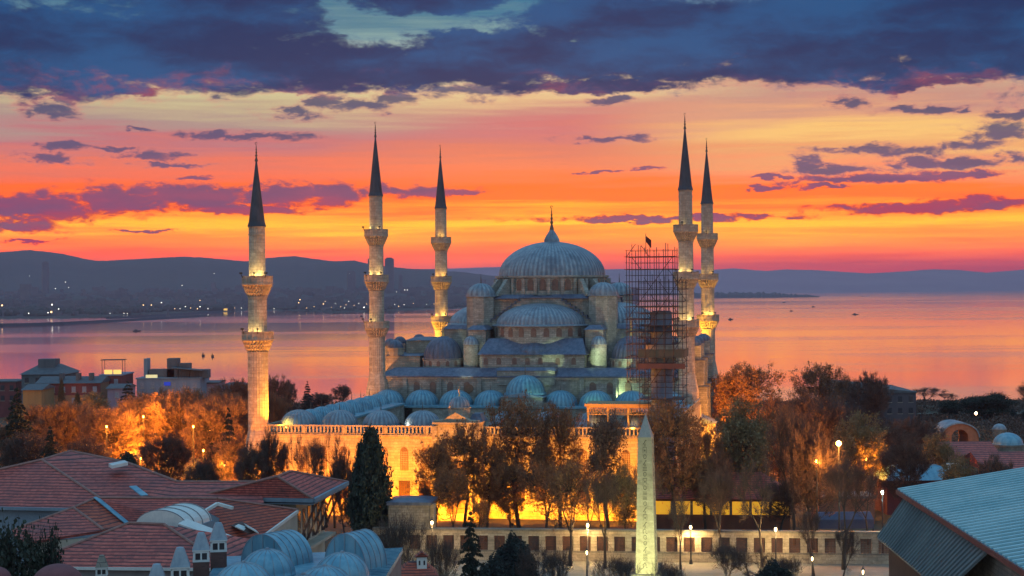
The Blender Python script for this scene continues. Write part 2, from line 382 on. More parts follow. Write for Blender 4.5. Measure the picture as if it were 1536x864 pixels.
# ---------------------------------------------------------------- the mosque
A2 = (sin(TH), cos(TH)); B2 = (cos(TH), -sin(TH)); FLP = (-28.05, 338.7)
def L(s, t, h=0.):
    return Vector((FLP[0] + s * B2[0] + t * A2[0], FLP[1] + s * B2[1] + t * A2[1], G + h))
RZ = -TH
HC = (32.0, 28.6)       # hall centre in (s, t)

def make_mosque():
    root = empty('mosque', L(HC[0], HC[1]), RZ)
    tag(root, 'great domed mosque with cascading blue grey lead domes in the middle of the scene', 'mosque')
    X0, X1, Y0, Y1 = -32.0, 32.0, -28.6, 28.6
    def rot4(k): return Matrix.Rotation(k * pi / 2, 4, 'Z')
    # outer walls
    w = MB(); w.box(X0, X1, Y0, Y1, 0, 18.7)
    w.box(-6.6, 5.4, Y0 - .35, Y0 + 2, 17, 19.9)              # raised centre of the front
    for s in (-26.5, -19.2, -10.8, 10.4, 17.2, 24.6): w.box(s, s + .9, Y0 - .45, Y0, 0, 18.4)
    for (y, dy, tz) in ((-16.5, 2.6, 24.6), (-8.6, 2.6, 24.8), (8.5, 2.6, 24.8)):
        for sx in (-1, 1):
            w.box(*sorted((sx * 32, sx * 35.2)), y - dy / 2, y + dy / 2, 0, tz - 8.5)
            w.box(*sorted((sx * 32, sx * 34.6)), y - dy / 2, y + dy / 2, tz - 8.5, tz - 3)
            w.box(*sorted((sx * 31, sx * 34)), y - dy / 2 + .1, y + dy / 2 - .1, tz - 3, tz)
    w.build('wall', stone, root)
    for (y, tz) in ((-16.5, 24.6), (-8.6, 24.8), (8.5, 24.8)):
        for sx in (-1, 1):
            c = MB()
            c.lathe(dome_prof(1.55, 1.5, tz, 5), 20, (sx * 32.5, y), rib=.03, seam=True)
            c.box(*sorted((sx * 31.9, sx * 34.9)), y - 1.45, y + 1.45, tz - 3.1, tz - 2.85)
            c.box(*sorted((sx * 31.9, sx * 35.4)), y - 1.45, y + 1.45, tz - 8.6, tz - 8.35)
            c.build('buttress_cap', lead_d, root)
    # lead terrace roofs
    r = MB(); r.frustum((X0 - .45, X1 + .45, Y0 - .45, Y1 + .45), 18.7, (X0 + 3, X1 - 3, Y0 + 2.4, Y1 - 2.4), 20.3)
    r.box(X0 - .5, X1 + .5, Y0 - .5, Y1 + .5, 18.55, 18.8)
    r.frustum((-6.9, 5.7, Y0 - .6, Y0 + 2.6), 19.9, (-6.4, 5.2, Y0 + .2, Y0 + 2.5), 20.5)
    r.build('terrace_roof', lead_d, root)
    # second tier
    w = MB()
    for k in range(4):
        a = MB(); off = 28.6 - 3 if k % 2 == 0 else 32 - 6.2
        a.box(-10.9, 10.9, -off, -13, 19, 23.1)
        a.box(-13.0, 13.0, -22, -13, 19, 22.4)
        a.lathe([(10.2, 20), (10.2, 28.75)], 40, (0, -13.1), pi, 2 * pi)
        for sx in (-1, 1): a.box(*sorted((sx * 10.5, sx * 14.2)), -21.5, -13, 19, 28.0)
        w.add(*( (lambda q: (q.v, q.f))(a.xf(rot4(k))) ))
    w.box(-12.7, 12.7, -12.7, 12.7, 19, 34.5)
    w.build('upper_wall', stone, root)
    r = MB()
    for k in range(4):
        a = MB(); off = 28.6 - 3 if k % 2 == 0 else 32 - 6.2
        # sloping lead between the exedra wall and the half-dome drum
        a.frustum((-11.3, 11.3, -off - .4, -13), 23.1, (-10.0, 10.0, -off + 4.2, -13), 26.2)
        a.box(-11.4, 11.4, -off - .5, -13, 22.95, 23.15)
        a.frustum((-14.5, -10.2, -21.8, -12.9), 28.0, (-13.6, -11.2, -20.4, -12.9), 28.9)
        a.frustum((10.2, 14.5, -21.8, -12.9), 28.0, (11.2, 13.6, -20.4, -12.9), 28.9)
        r.add(a.xf(rot4(k)).v, a.f)
    r.frustum((-13.5, 13.5, -13.5, 13.5), 34.5, (-12.2, 12.2, -12.2, 12.2), 35.3); r.box(-13.6, 13.6, -13.6, 13.6, 34.35, 34.55)
    r.build('upper_roof', lead_d, root)
    # stepped gables over the big arches
    for k in range(4):
        g = MB(); cp = MB(); pts = []; steps = 9
        for i in range(steps + 1):
            x = -11.6 + i * 7.9 / steps; z = 28.9 + i * 5.6 / steps
            pts += [(x, z), (x, z + 5.6 / steps if i < steps else z)]
        pts = [(-11.6, 27.5)] + pts; right = [(-x, z) for x, z in reversed(pts)]
        g.extrude(pts + right, (0, -14.6, 0), (1, 0, 0), (0, -1, 0), 2.0)
        # string of lead on each step
        for i in range(steps):
            x = -11.6 + i * 7.9 / steps; z = 28.9 + (i + 1) * 5.6 / steps
            for sx in (-1, 1): cp.box(*sorted((sx * x, sx * (x + 1.05))), -14.95, -12.9, z, z + .16); cp.box(*sorted((sx * (x - .12), sx * (x + .06))), -14.95, -14.5, z - 5.6 / steps, z)
        cp.box(-3.8, 3.8, -14.95, -12.9, 34.5, 34.7)
        G_ = g.xf(rot4(k)).build('stepped_gable', stone, root); cp.xf(rot4(k)).build('step_capping', lead_d, G_)
    # half domes
    for k in range(4):
        d = MB(); R = 9.75
        d.lathe([(10.6, 28.7), (10.6, 28.85), (9.8, 29.05)], 40, (0, -13.3), pi, 2 * pi); d.lathe(dome_prof(R, 4.55, 28.95, 12, .05), 64, (0, -13.3), pi, 2 * pi, rib=.014, seam=True)
        h = d.xf(rot4(k)).build('half_dome', lead, root)
        e = MB(); off = 28.6 - 4.2 if k % 2 == 0 else 32 - 7.2
        e.lathe(dome_prof(4.7, 2.4, 23.2, 8, .1), 36, (0, -off + 3.2), rib=.02, seam=True)
        e.lathe(dome_prof(3.3, 2.6, 23.6, 8, .1), 30, (-7.2, -off + 4.6), rib=.02, seam=True)
        e.lathe(dome_prof(3.3, 2.6, 23.6, 8, .1), 30, (7.2, -off + 4.6), rib=.02, seam=True)
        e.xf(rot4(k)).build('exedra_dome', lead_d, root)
    # corner piers with their little domes
    for sx in (-1, 1):
        for sy in (-1, 1):
            c = (sx * 13.2, sy * 13.2)
            t = MB().lathe([(3.15, 19), (3.15, 34.8), (3.3, 34.85), (3.3, 35.1)], 8, c, pi / 8, pi / 8 + 2 * pi).build('weight_tower', stone, root)
            MB().lathe(dome_prof(3.15, 2.7, 35.1, 8, .2), 32, c, rib=.03, seam=True).build('tower_dome', lead, t)
            f = MB(); finial(f, c, 37.7, 2.1); f.build('finial', bronze, t)
            c = (sx * 13.45, -22.3 if sy < 0 else 22.3)
            t = MB().lathe([(1.62, 18.9), (1.62, 24.85), (1.75, 24.9), (1.75, 25.05)], 20, c).build('stair_turret', stone, root)
            MB().lathe(dome_prof(1.65, 1.7, 25.05, 6, .12), 24, c, rib=.04, seam=True).build('turret_dome', lead, t)
            c = (sx * 19.9, sy * 20.4)
            t = MB().lathe([(4.35, 19.5), (4.35, 21.9), (4.5, 21.95), (4.5, 22.1)], 32, c).build('corner_drum', stone, root)
            MB().lathe(dome_prof(4.15, 4.6, 22.1, 10, .3), 48, c, rib=.03, seam=True).build('corner_dome', lead_d, t)
            f = MB(); finial(f, c, 26.7, 3.9 if sy < 0 else 2.6); f.build('finial', gold, t)
            for i in range(-3, 4):
                a = -pi / 2 + i * .44
                p = Vector((c[0] + 4.37 * cos(a), c[1] + 4.37 * sin(a), 20.5))
                MB().extrude(arch(.75, 1.15), p, (-sin(a), cos(a), 0), (cos(a), sin(a), 0), .12).build('window', lattice_w, t)
    cm = MB()
    cm.box(X0 - .3, X1 + .3, Y0 - .3, Y0, 18.1, 18.5); cm.box(X0 - .2, X1 + .2, Y0 - .18, Y0, 12.6, 12.9)
    cm.box(-13.0, 13.0, -13.0, -12.7, 33.9, 34.3)
    cm.build('cornice', stone_w, root)
    # side blocks on the left and right
    for v_ in ((-32.0, -24.6, -22, -6, 19, 22.6), (-29.6, -23.4, -14, -5, 22, 25.6), (24.6, 32.0, -22, -6, 19, 22.6), (23.4, 29.6, -14, -5, 22, 25.6), (-31.6, -22, 6, 22, 19, 24), (22, 31.6, 6, 22, 19, 24), (-24.2, -18.5, -4, 9, 25, 27.2)):
        MB().box(*v_).build('side_block', stone_w, root)
    for sx in (-1, 1):
        r = MB()
        r.frustum(tuple(sorted((sx * 32.2, sx * 24.4))) + (-22.2, -5.8), 22.6, tuple(sorted((sx * 31.4, sx * 25.2))) + (-21, -7), 22.9)
        r.frustum(tuple(sorted((sx * 29.9, sx * 23.1))) + (-14.3, -4.7), 25.6, tuple(sorted((sx * 28.4, sx * 24.6))) + (-12, -7), 26.2)
        r.frustum(tuple(sorted((sx * 31.8, sx * 21.8))) + (5.8, 22.2), 24, tuple(sorted((sx * 30, sx * 24))) + (8, 20), 24.8)
        if sx < 0: r.frustum((-24.5, -18.2, -4.3, 9.3), 27.2, (-23.6, -19, -3, 8), 27.7)
        r.build('side_roof', lead_d, root)
    for sx in (-1, 1):
        c = (sx * 30.2, -20.6)
        t = MB().lathe([(1.75, 22.5), (1.75, 24.1), (1.9, 24.1), (1.9, 24.3)], 12, c).build('cupola_drum', stone_w, root)
        MB().lathe(dome_prof(1.7, 1.6, 24.3, 6, .15), 24, c, rib=.03, seam=True).build('cupola', lead_d, t)
    # main drum, dome
    dr = MB().lathe([(12.5, 35), (12.5, 36.0), (12.1, 36.1), (12.1, 38.8), (12.5, 38.9), (12.5, 39.35)], 56).build('drum', stone, root)
    for i in range(28):
        a = 2 * pi * (i + .5) / 28
        MB().box(11.9, 12.9, -.34, .34, 35.2, 38.7).xf(Matrix.Rotation(a, 4, 'Z')).build('drum_buttress', stone, dr)
    for a in (-pi / 4, -3 * pi / 4, pi / 4, 3 * pi / 4):
        for da in (-.13, .13):
            MB().frustum((12.2, 16.5, -.5, .5), 35, (12.0, 13.4, -.5, .5), 38.6).xf(Matrix.Rotation(a + da, 4, 'Z')).build('flying_buttress', stone, dr)
    for i in range(28):
        a = 2 * pi * i / 28
        if sin(a) > .45: continue
        p = Vector((12.13 * cos(a), 12.13 * sin(a), 36.15))
        MB().extrude(arch(1.35, 2.45), p, (-sin(a), cos(a), 0), (cos(a), sin(a), 0), .1).build('window', lattice_w, dr)
    MB().lathe(dome_prof(11.75, 7.5, 39.35, 16, .45), 144, rib=.011, seam=True).build('central_dome', lead, root)
    f = MB().lathe([(1.75, 46.75), (1.7, 47.3), (1.25, 48.2), (.7, 49.0), (.3, 49.7), (.12, 50.2)], 24, rib=.04, seam=True); f.build('dome_cap', lead, root)
    f = MB(); finial(f, (0, 0), 49.5, 5.4, 10); f.build('finial', bronze, root)
    # windows of the tiers: front, left and right
    for k in (0, 1, 3):
        M = rot4(k); off = 28.6 - 3 if k % 2 == 0 else 32 - 6.2
        for i in range(-5, 6):
            a = -pi / 2 + i * .262
            p = Vector((10.23 * cos(a), -13.1 + 10.23 * sin(a), 26.55)); q = MB().extrude(arch(1.2, 1.85), p, (-sin(a), cos(a), 0), (cos(a), sin(a), 0), .1)
            q.xf(M).build('window', lattice_w, root)
        for x in (-9.6, -6.9, -3.6, -.9, 1.8, 5.4, 8.7):
            MB().extrude(arch(.95, 1.45), (x, -off - .03, 20.95), (1, 0, 0), (0, -1, 0), .1).xf(M).build('window', lattice_w, root)
    for sx in (-1, 1):
        for s in (13.0, 16.5, 20.2, 23.6):
            MB().extrude(arch(1.3, 2.4), (sx * s, Y0 - .04, 15.2), (1, 0, 0), (0, -1, 0), .1).build('window', lattice_w, root)
    MB().lathe([(.9, -.1), (.9, .1)], 20).xf(Matrix.Translation((-12.5, Y0 - .05, 16.2)) @ Matrix.Rotation(pi / 2, 4, 'X')).build('round_window', grille, root)
    # arcaded side galleries
    for sx in (-1, 1):
        g = MB(); gr = MB()
        g.box(*sorted((sx * 32, sx * 37)), -26, -20, 0, 9.2)
        g.box(*sorted((sx * 32, sx * 37)), -19.5, 24, 0, 6.5)
        gr.frustum(tuple(sorted((sx * 31.9, sx * 37.6))) + (-26.5, -19.4), 9.2, tuple(sorted((sx * 31.9, sx * 33))) + (-26.2, -19.4), 11.2)
        gr.frustum(tuple(sorted((sx * 31.9, sx * 37.6))) + (-19.4, 24.2), 6.5, tuple(sorted((sx * 31.9, sx * 33))) + (-19.4, 24), 8.0)
        g.build('side_gallery', stone_w, root); gr.build('gallery_roof', lead, root)
    return root
mosque = make_mosque()

# ---------------------------------------------------------------- minarets
def make_minaret(loc, hs, label, base_h, lamps, power=240., scale=1., col=(1, .72, .22)):
    """hs = (tip, cone base, balcony parapet tops from the top down)"""
    root = empty('minaret', loc, RZ); tag(root, label, 'minaret', 'minarets around the mosque and its courtyard')
    tip, cone = hs[0], hs[1]; bal = list(hs[2:])
    n = 24; nb = len(bal); rad = [1.36, 1.47, 1.53, 1.60][:nb] + [1.63]
    if nb == 2: rad = [1.34, 1.52, 1.66]
    rad = [r * scale for r in rad]
    sh = MB(); top = cone
    for i, b in enumerate(bal + [0]):
        fl = b - 1.25 if b else 0
        r = rad[i]; r2 = rad[i] * 1.02
        prof = [(r2, (fl if b else base_h)), (r, top)]
        sh.lathe(prof, n * 2, rib=.035)
        sh.lathe([(r + .1, top - .25), (r + .1, top)], n)
        if i == 0: sh.lathe([(r + .07, top - 1.5), (r + .07, top - 1.3)], n)
        top = b - 1.25 - 2.1 if b else 0
    sh.lathe([(rad[-1] + .75, 0), (rad[-1] + .75, base_h - 3.2), (rad[-1] + .25, base_h - .6), (rad[-1] + .12, base_h), (rad[-1], base_h + .5)], 12)
    sh.build('shaft', stone_m, root)
    sp = MB().lathe([(rad[0] + .22, cone - .1), (rad[0] + .14, cone + .12), (rad[0] * .98, cone + .7), (.12, tip - 3.1), (.09, tip - 2.9)], 16).build('spire', cone_lead, root)
    f = MB(); finial(f, (0, 0), tip - 3.2, 3.2); f.build('finial', bronze, sp)
    for i, b in enumerate(bal):
        R = (2.42 + .07 * i) * scale * (1.0 if nb == 3 else 1.02); ri = rad[i + 1]; fl = b - 1.25
        p = MB()
        # stalactite corbels: stepped, scalloped rings
        for j in range(6):
            t0 = j / 6; r0 = ri + (R - ri) * (t0 ** .8); r1 = ri + (R - ri) * (((j + 1) / 6) ** .8); z0 = fl - 2.15 + 1.95 * t0
            p.lathe([(r0, z0), (r1, z0 + .26), (r1, z0 + .33)], n * 2, rib=.12 if j % 2 else .17, a0=(j % 2) * pi / 48, a1=(j % 2) * pi / 48 + 2 * pi)
        p.lathe([(ri, fl - .25), (R + .1, fl - .22), (R + .1, fl), (ri * .5, fl)], n)
        bo = p.build('balcony', stone_m, root)
        q = MB(); q.lathe([(R + .08, b - .16), (R + .08, b), (R - .16, b), (R - .16, b - .16), (R + .08, b - .16)], n, caps=False)
        q.lathe([(R - .02, fl), (R - .02, b - .15), (R - .10, b - .15), (R - .10, fl)], n, caps=False)
        for k in range(16):
            w = MB().box(R - .14, R + .05, -.13, .13, fl, b - .1).xf(Matrix.Rotation(2 * pi * k / 16, 4, 'Z')); q.add(w.v, w.f)
        q.build('parapet', stone_m, bo)
        lit = lamps[i] if i < len(lamps) else ()
        for a, pw in lit:
            aa = radians(a); rr = (rad[i] + R) / 2 + .25; x, y = rr * cos(aa), rr * sin(aa)
            fx = MB(); fx.bar(((R + .05) * cos(aa), (R + .05) * sin(aa), b - .3), ((R + .35) * cos(aa), (R + .35) * sin(aa), b + .35), .1)
            q2 = MB().box(-.22, .22, -.16, .16, -.14, .14).xf(Matrix.Translation(((R + .35) * cos(aa), (R + .35) * sin(aa), b + .45)) @ Matrix.Rotation(aa, 4, 'Z')); fx.add(q2.v, q2.f)
            fx.build('floodlight', iron, bo)
            spot((x, y, fl + .35), (rad[i] * .6 * cos(aa), rad[i] * .6 * sin(aa), fl + 8), power * pw, col, 115, .8, .25, root)
    return root
H3 = (71.4, 56.1, 49.1, 39.7, 30.1)
warm = (1, .58, .10); pale = (1, .72, .22)
make_minaret(L(0, 0), H3, 'tall minaret with three balconies left of the domes, second minaret from the left', 19, [[(-150, 1), (-60, .25)], [(-130, 1), (-55, 1)], [(-160, 1.3), (-100, .3)]], 800, col=pale)
make_minaret(L(0, 57.1), H3, 'minaret behind the domes with its lowest balcony lit yellow, third from the left', 19, [[(-80, .8)], [(-120, .7), (-50, .8)], [(-60, 1.6), (-130, .9)]], 900, col=warm)
make_minaret(L(64, 0), H3, 'tall three balcony minaret standing directly behind the right edge of the scaffold', 19, [[(-100, .15)], [(-130, 1.1), (-60, .5)], [(-60, 1.3), (-120, .8)]], 760, col=pale)
make_minaret(L(64, 57.1), H3, 'rightmost minaret with its lower shaft glowing yellow against the sea', 19, [[(-90, .15)], [(-60, .4), (-140, .3)], [(-110, 1.5), (-50, 1.2)]], 900, col=warm)
make_minaret(L(0, -71.5), (61.1, 47.3, 39.1, 30.0), 'leftmost minaret, the nearest one, with two balconies and an orange lit shaft', 13.5, [[(-80, 1.3), (-140, .8), (-40, .9)], [(-70, .9), (-130, .7)]], 700, col=pale)
spot(L(4.6, -72.6, 13.6), L(.9, -71.8, 23), 11000, (1, .46, .03), 80, .8, .2)
spot(L(3.2, -70.4, 13.9), L(1.3, -71.4, 30), 5000, (1, .55, .05), 50, .8, .2)
spot(L(-3.2, -78.0, .8), L(-.3, -71.5, 19), 42000, (1, .30, .03), 70, .8, .3)
spot(L(-9, -60, 4), L(0, -71.5, 22), 16000, (1, .32, .04), 60, .8, .3)
spot(L(-4.5, 52, 20), L(0, 57.1, 32), 22000, (1, .48, .03), 80, .7, .3)
spot(L(61, 51, 21), L(64, 57.1, 34), 18000, (1, .46, .03), 70, .7, .3)
spot(L(5, 61, 22), L(8, 45, 27), 20000, (1, .46, .03), 80, .7, .3)

# the sixth minaret, half taken down, and the scaffold round it
SM = at(993, 600, 257); SM = Vector((SM.x, SM.y, G))
st = empty('minaret_stump', SM, RZ); tag(st, 'unfinished minaret shaft without spire wrapped inside the scaffold', 'minaret')
blue_sheet = plain('faded blue sheet', (.15, .18, .25), (.21, .24, .31), .5, .8, .3, True)
MB().lathe([(2.3, 0), (2.3, 13), (1.7, 14), (1.68, 32.8), (1.4, 33.0)], 24).build('shaft', blue_sheet, st)
p = MB()
for j in range(6): p.lathe([(1.7 + .15 * j, 24.4 + .34 * j), (1.85 + .15 * j, 24.65 + .34 * j), (1.85 + .15 * j, 24.74 + .34 * j)], 48, rib=.06)
p.lathe([(2.55, 26.4), (2.55, 27.7), (2.3, 27.7), (2.3, 26.4)], 24)
p.build('balcony', stone_m, st)
rust = plain('rusty steel tube', (.05, .028, .03), (.075, .04, .035), 3, .7, .1)
sc = empty('scaffold', SM + Vector((-.8, 0, 0)), RZ); tag(sc, 'dark steel scaffold tower round the unfinished minaret', 'scaffold')
def scaffold(x0, x1, y0, y1, z0, z1, nx, ny, lift=1.95, decks=(), br=True):
    po = MB(); le = MB(); bc = MB(); dk = MB()
    xs = [x0 + (x1 - x0) * i / nx for i in range(nx + 1)]; ys = [y0 + (y1 - y0) * i / ny for i in range(ny + 1)]
    rnd = random.Random(int(x0 * 100 + z1))
    for x in xs:
        for y in ys:
            if x in (x0, x1) or y in (y0, y1) or True: po.tube([(x, y, z0), (x, y, z1 + rnd.uniform(-.4, 1.1))], .058, 4)
    z = z0; k = 0
    while z < z1 + .05:
        for y in ys: le.tube([(x0 - .4, y, z), (x1 + .4, y, z)], .045, 4); le.tube([(x0 - .2, y, z + 1.0), (x1 + .2, y, z + 1.0)], .03, 4) if y in (y0, y1) else None
        for x in xs: le.tube([(x, y0 - .3, z), (x, y1 + .3, z)], .055, 4)
        if br:
            i = k % nx; bc.tube([(xs[i], y0, z), (xs[i + 1], y0, z + lift)], .05, 4)
            i = (k + 1) % nx; bc.tube([(xs[i + 1], y1, z), (xs[i], y1, z + lift)], .05, 4)
        z += lift; k += 1
    for (dz, a, b) in decks: dk.box(a, b, y0, y1, dz, dz + .07)
    return po, le, bc, dk
for args in (dict(x0=-4.2, x1=3.0, y0=-3.6, y1=3.6, z0=22, z1=42.6, nx=5, ny=2, decks=[(33.7, -4, 3), (29.8, -4, 3), (37.6, -4, -.5), (39.5, -1, 3)]),
             dict(x0=-2.3, x1=4.4, y0=-3.4, y1=3.4, z0=0.3, z1=37.8, nx=5, ny=1, lift=1.9, decks=[(24.2, -2.3, 4.6), (30.7, -2.2, 4.4), (19.3, -2.2, 4.4), (15.5, -2.2, 4.4), (34.5, -2.2, 4.4)])):
    po, le, bc, dk = scaffold(**args)
    po.build('upright', rust, sc, False); le.build('ledger', rust, sc, False); bc.build('brace', rust, sc, False); dk.build('deck', dark_wood, sc)
net = plain('green brown netting', (.06, .07, .055), (.12, .085, .06), .8, .9, .3, True)
q = MB(); q.box(-2.5, 4.7, -3.62, -3.56, 25.8, 27.1); q.box(4.62, 4.68, -3.5, 3.5, 25.8, 27.1); q.build('netting', net, sc)
red_trim = plain('red painted board', (.16, .06, .045), (.12, .05, .04), .8, .8, .1)
MB().box(-2.6, 4.8, -3.72, -3.64, 24.1, 24.9).build('toe_board', red_trim, sc)
fl = empty('flag', SM + Vector((-2.6, -3.0, 42.5)), RZ); tag(fl, 'small dark flag flying on top of the scaffold', 'flag')
MB().tube([(0, 0, -.6), (0, 0, 2.6)], .05, 6).build('pole', iron, fl)
fm = MB(); vs = []; N = 8
for i in range(N + 1):
    for j in (0, 1): vs.append((.05 + .10 * i, .12 * sin(i * .9), 1.25 + .95 * j - (.08 * i) + (.0 if j else -.04 * i)))
fm.add(vs, [(2 * i, 2 * i + 2, 2 * i + 3, 2 * i + 1) for i in range(N)], True)
fm.build('cloth', plain('dark red cloth', (.12, .02, .02), (.08, .015, .02), 2, .9, .1), fl, False)

# ---------------------------------------------------------------- courtyard
red_glass = plain('dark red shutter', (.09, .03, .015), (.12, .045, .02), 2, .7, .1)
def make_courtyard():
    root = empty('courtyard_arcade', L(33.8, -71.5), RZ)
    tag(root, 'walled courtyard ringed by small lead domes, its front wall floodlit orange', 'courtyard')
    X0, X1, Y1 = -33.4, 33.0, 71.2; HT = 13.35
    w = MB(); w.box(X0, X1, 0, .9, 0, HT); w.box(X0, X0 + .9, .9, Y1, 0, HT); w.box(X1 - .9, X1, .9, Y1, 0, HT)
    for z in (HT - .45, 1.0): w.box(X0 - .15, X1 + .15, -.18, 0, z, z + .3)
    w.build('outer_wall', stone_w, root)
    # balustrade on the wall
    for (a, b) in ((X0, -3.6), (4.2, X1)):
        q = MB(); q.box(a, b, -.2, .25, HT + 1.15, HT + 1.38); q.box(a, b, -.15, .2, HT, HT + .12); x = a + .2
        while x < b: q.box(x, x + .26, -.1, .14, HT + .1, HT + 1.2); x += .62
        x = a + .3
        while x < b: q.box(x, x + .5, -.22, .22, HT, HT + 1.3); x += 6.9
        q.build('balustrade', stone_w, root)
    q = MB()
    for xx in (X0, X1 - .3): q.box(xx, xx + .3, .5, Y1 - 1, HT + 1.0, HT + 1.2); [q.box(xx, xx + .3, y, y + .25, HT, HT + 1.0) for y in np.arange(1, Y1 - 2, .7)]
    q.build('side_balustrade', stone_w, root)
    # flat lead roof of the arcades and the inner arcade walls
    D = 7.4; r = MB()
    r.box(X0 + .9, X1 - .9, .9, D + .35, HT + .1, HT + .45); r.box(X0 + .9, X0 + D + .35, D + .35, Y1 - D - .35, HT + .1, HT + .45); r.box(X1 - D - .35, X1 - .9, D + .35, Y1 - D - .35, HT + .1, HT + .45)
    r.box(X0 + .9, X1 - .9, Y1 - D - .35, Y1, HT - .55, HT - .2)
    r.build('arcade_roof', lead_t, root)
    bay = 7.05
    def arcwall(mb, x0, x1, z1, o, u, n):
        cxs = (x0 + x1) / 2; wd = (x1 - x0); r = wd / 2 - .55
        pts = [(x0, 0), (x0, z1), (x1, z1), (x1, 0), (cxs + r, 0), (cxs + r, 6.4)]
        for i in range(1, 11): a = pi * i / 11; pts.append((cxs + r * cos(a), 6.4 + r * 1.25 * sin(a) ** .9))
        pts += [(cxs - r, 6.4), (cxs - r, 0)]
        mb.extrude(pts, o, u, n, .7)
    iw = MB(); yb = Y1 - D
    for k in range(-4, 5):
        c = k * bay * .985
        if abs(k) < 4: arcwall(iw, c - 3.47, c + 3.47, HT - .55 if k else HT + .6, (-1.9 if False else 0, yb, 0), (1, 0, 0), (0, -1, 0)); arcwall(iw, c - 3.47, c + 3.47, HT + .1, (0, D, 0), (-1, 0, 0), (0, 1, 0))
    for k in range(7):
        c = D + (k + .5) * (Y1 - 2 * D) / 8
    nb = 8; st_ = (Y1 - 2 * D) / nb
    for k in range(nb):
        c0 = D + k * st_
        arcwall(iw, c0, c0 + st_, HT + .1, (X0 + D, 0, 0), (0, 1, 0), (1, 0, 0)); arcwall(iw, c0, c0 + st_, HT + .1, (X1 - D, 0, 0), (0, 1, 0), (-1, 0, 0))
    iw.build('inner_arcade', stone, root)
    MB().box(X0 + .9, X1 - .9, .9, Y1, -.05, .02).build('court_floor', paving, root)
    # the domes
    def dm(x, y, z, R=3.3, h=2.75, m=lead, fh=1.5):
        b = MB(); b.lathe([(R + .45, z - .2), (R + .45, z + .12), (R + .1, z + .25)], 8, (x, y), pi / 8, pi / 8 + 2 * pi)
        b.lathe(dome_prof(R, h, z + .25, 9, .15), 48, (x, y), rib=.022, seam=True)
        o = b.build('dome', m, root)
        f = MB(); finial(f, (x, y), z + h + .1, fh); f.build('finial', bronze, o)
    for k in range(-4, 5):
        if k: dm(k * bay, 4.1, HT + .75, 3.05, 2.55)
        if k: dm(k * 7.15 - 1.8, Y1 - 3.8, HT - .35, 3.45, 2.95, lead_t)
    # raised middle bay against the hall
    b = MB(); b.box(-1.9 - 4.2, -1.9 + 4.2, Y1 - D - .4, Y1 - .2, HT - .6, 15.0); b.build('middle_bay', stone, root)
    b = MB(); b.extrude([(-4.6, 15.0), (4.6, 15.0), (0, 15.9)], (-1.9, Y1 - D - .6, 0), (1, 0, 0), (0, -1, 0), D); b.build('middle_roof', lead, root)
    dm(-1.9, Y1 - 3.6, 15.5, 3.9, 3.5, lead_t, 2.2)
    for k in range(1, 9):
        for sx in (-1, 1):
            x = sx * (4 * bay) + (-.35 * k * .9 if True else 0) * .9
            dm(x, 4.1 + k * 7.0, HT + .35 - .1 * k * .9, 2.45, 2.6, lead_t if sx < 0 else lead)
    # portal
    po = MB(); po.box(-3.3, 3.9, -3.6, 2.2, 0, 15.4); po.box(-3.5, 4.1, -3.8, 2.3, 15.2, 15.6)
    po.extrude([(-3.3, 15.6), (3.9, 15.6), (3.9, 15.9), (2.5, 15.95), (.3, 17.2), (-1.9, 15.95), (-3.3, 15.9)], (0, -3.62, 0), (1, 0, 0), (0, -1, 0), 1.4)
    for x in (-3.5, 3.3): po.box(x, x + .8, -3.9, -3.2, 0, 15.0)
    P = po.build('portal', stone_w, root)
    MB().extrude(arch(3.2, 8.6), (.3, -3.64, 1.2), (1, 0, 0), (0, -1, 0), .3).build('niche', grille, P)
    d = MB().lathe([(1.75, 15.6), (1.75, 17.7), (1.9, 17.75), (1.9, 17.9)], 12, (.3, -1.0)).build('portal_drum', stone_w, P)
    MB().lathe(dome_prof(1.7, 1.7, 17.9, 7, .12), 32, (.3, -1.0), rib=.03, seam=True).build('portal_dome', lead, P)
    f = MB(); finial(f, (.3, -1.0), 19.6, 1.6); f.build('finial', gold, P)
    MB().frustum((1.9, 4.2, -1.5, 2.4), 15.6, (2.4, 3.6, -.8, 2), 16.8).build('portal_roof', lead_d, P)
    # windows: tall arched above, square below
    k = 0
    for sx in (-1, 1):
        x = 5.7
        while x < 32:
            if sx > 0 or abs(-x - (-9.15)) > 0:
                xx = sx * x + (.0 if sx < 0 else .6)
                fr = MB()
                o = MB().extrude(arch(1.32, 3.75), (xx, -.03, 7.5), (1, 0, 0), (0, -1, 0), .2); W = o.build('window', grille, root)
                g = MB()
                for i in range(4): g.box(xx - .45 + i * .3 - .03, xx - .45 + i * .3 + .03, -.09, -.04, 7.55, 10.6)
                for i in range(9): g.box(xx - .58, xx + .58, -.085, -.045, 7.7 + i * .34, 7.75 + i * .34)
                g.build('lattice', stone_w, W)
                o = MB().box(xx - .92, xx + .92, -.04, .2, 2.85, 5.85); W = o.build('lower_window', red_glass, root)
                g = MB()
                for i in range(6): g.box(xx - .8 + i * .32 - .025, xx - .8 + i * .32 + .025, -.12, -.07, 2.9, 5.8)
                for i in range(9): g.box(xx - .9, xx + .9, -.11, -.08, 3.05 + i * .32, 3.1 + i * .32)
                g.build('iron_grille', iron, W)
                g = MB(); g.box(xx - 1.15, xx + 1.15, -.10, .0, 5.87, 6.15); g.box(xx - 1.15, xx + 1.15, -.10, .0, 2.55, 2.83); g.box(xx - 1.15, xx - .94, -.1, 0, 2.84, 5.86); g.box(xx + .94, xx + 1.15, -.1, 0, 2.84, 5.86); g.build('window_frame', stone_w, W)
            x += 3.42
    return root
court = make_courtyard()
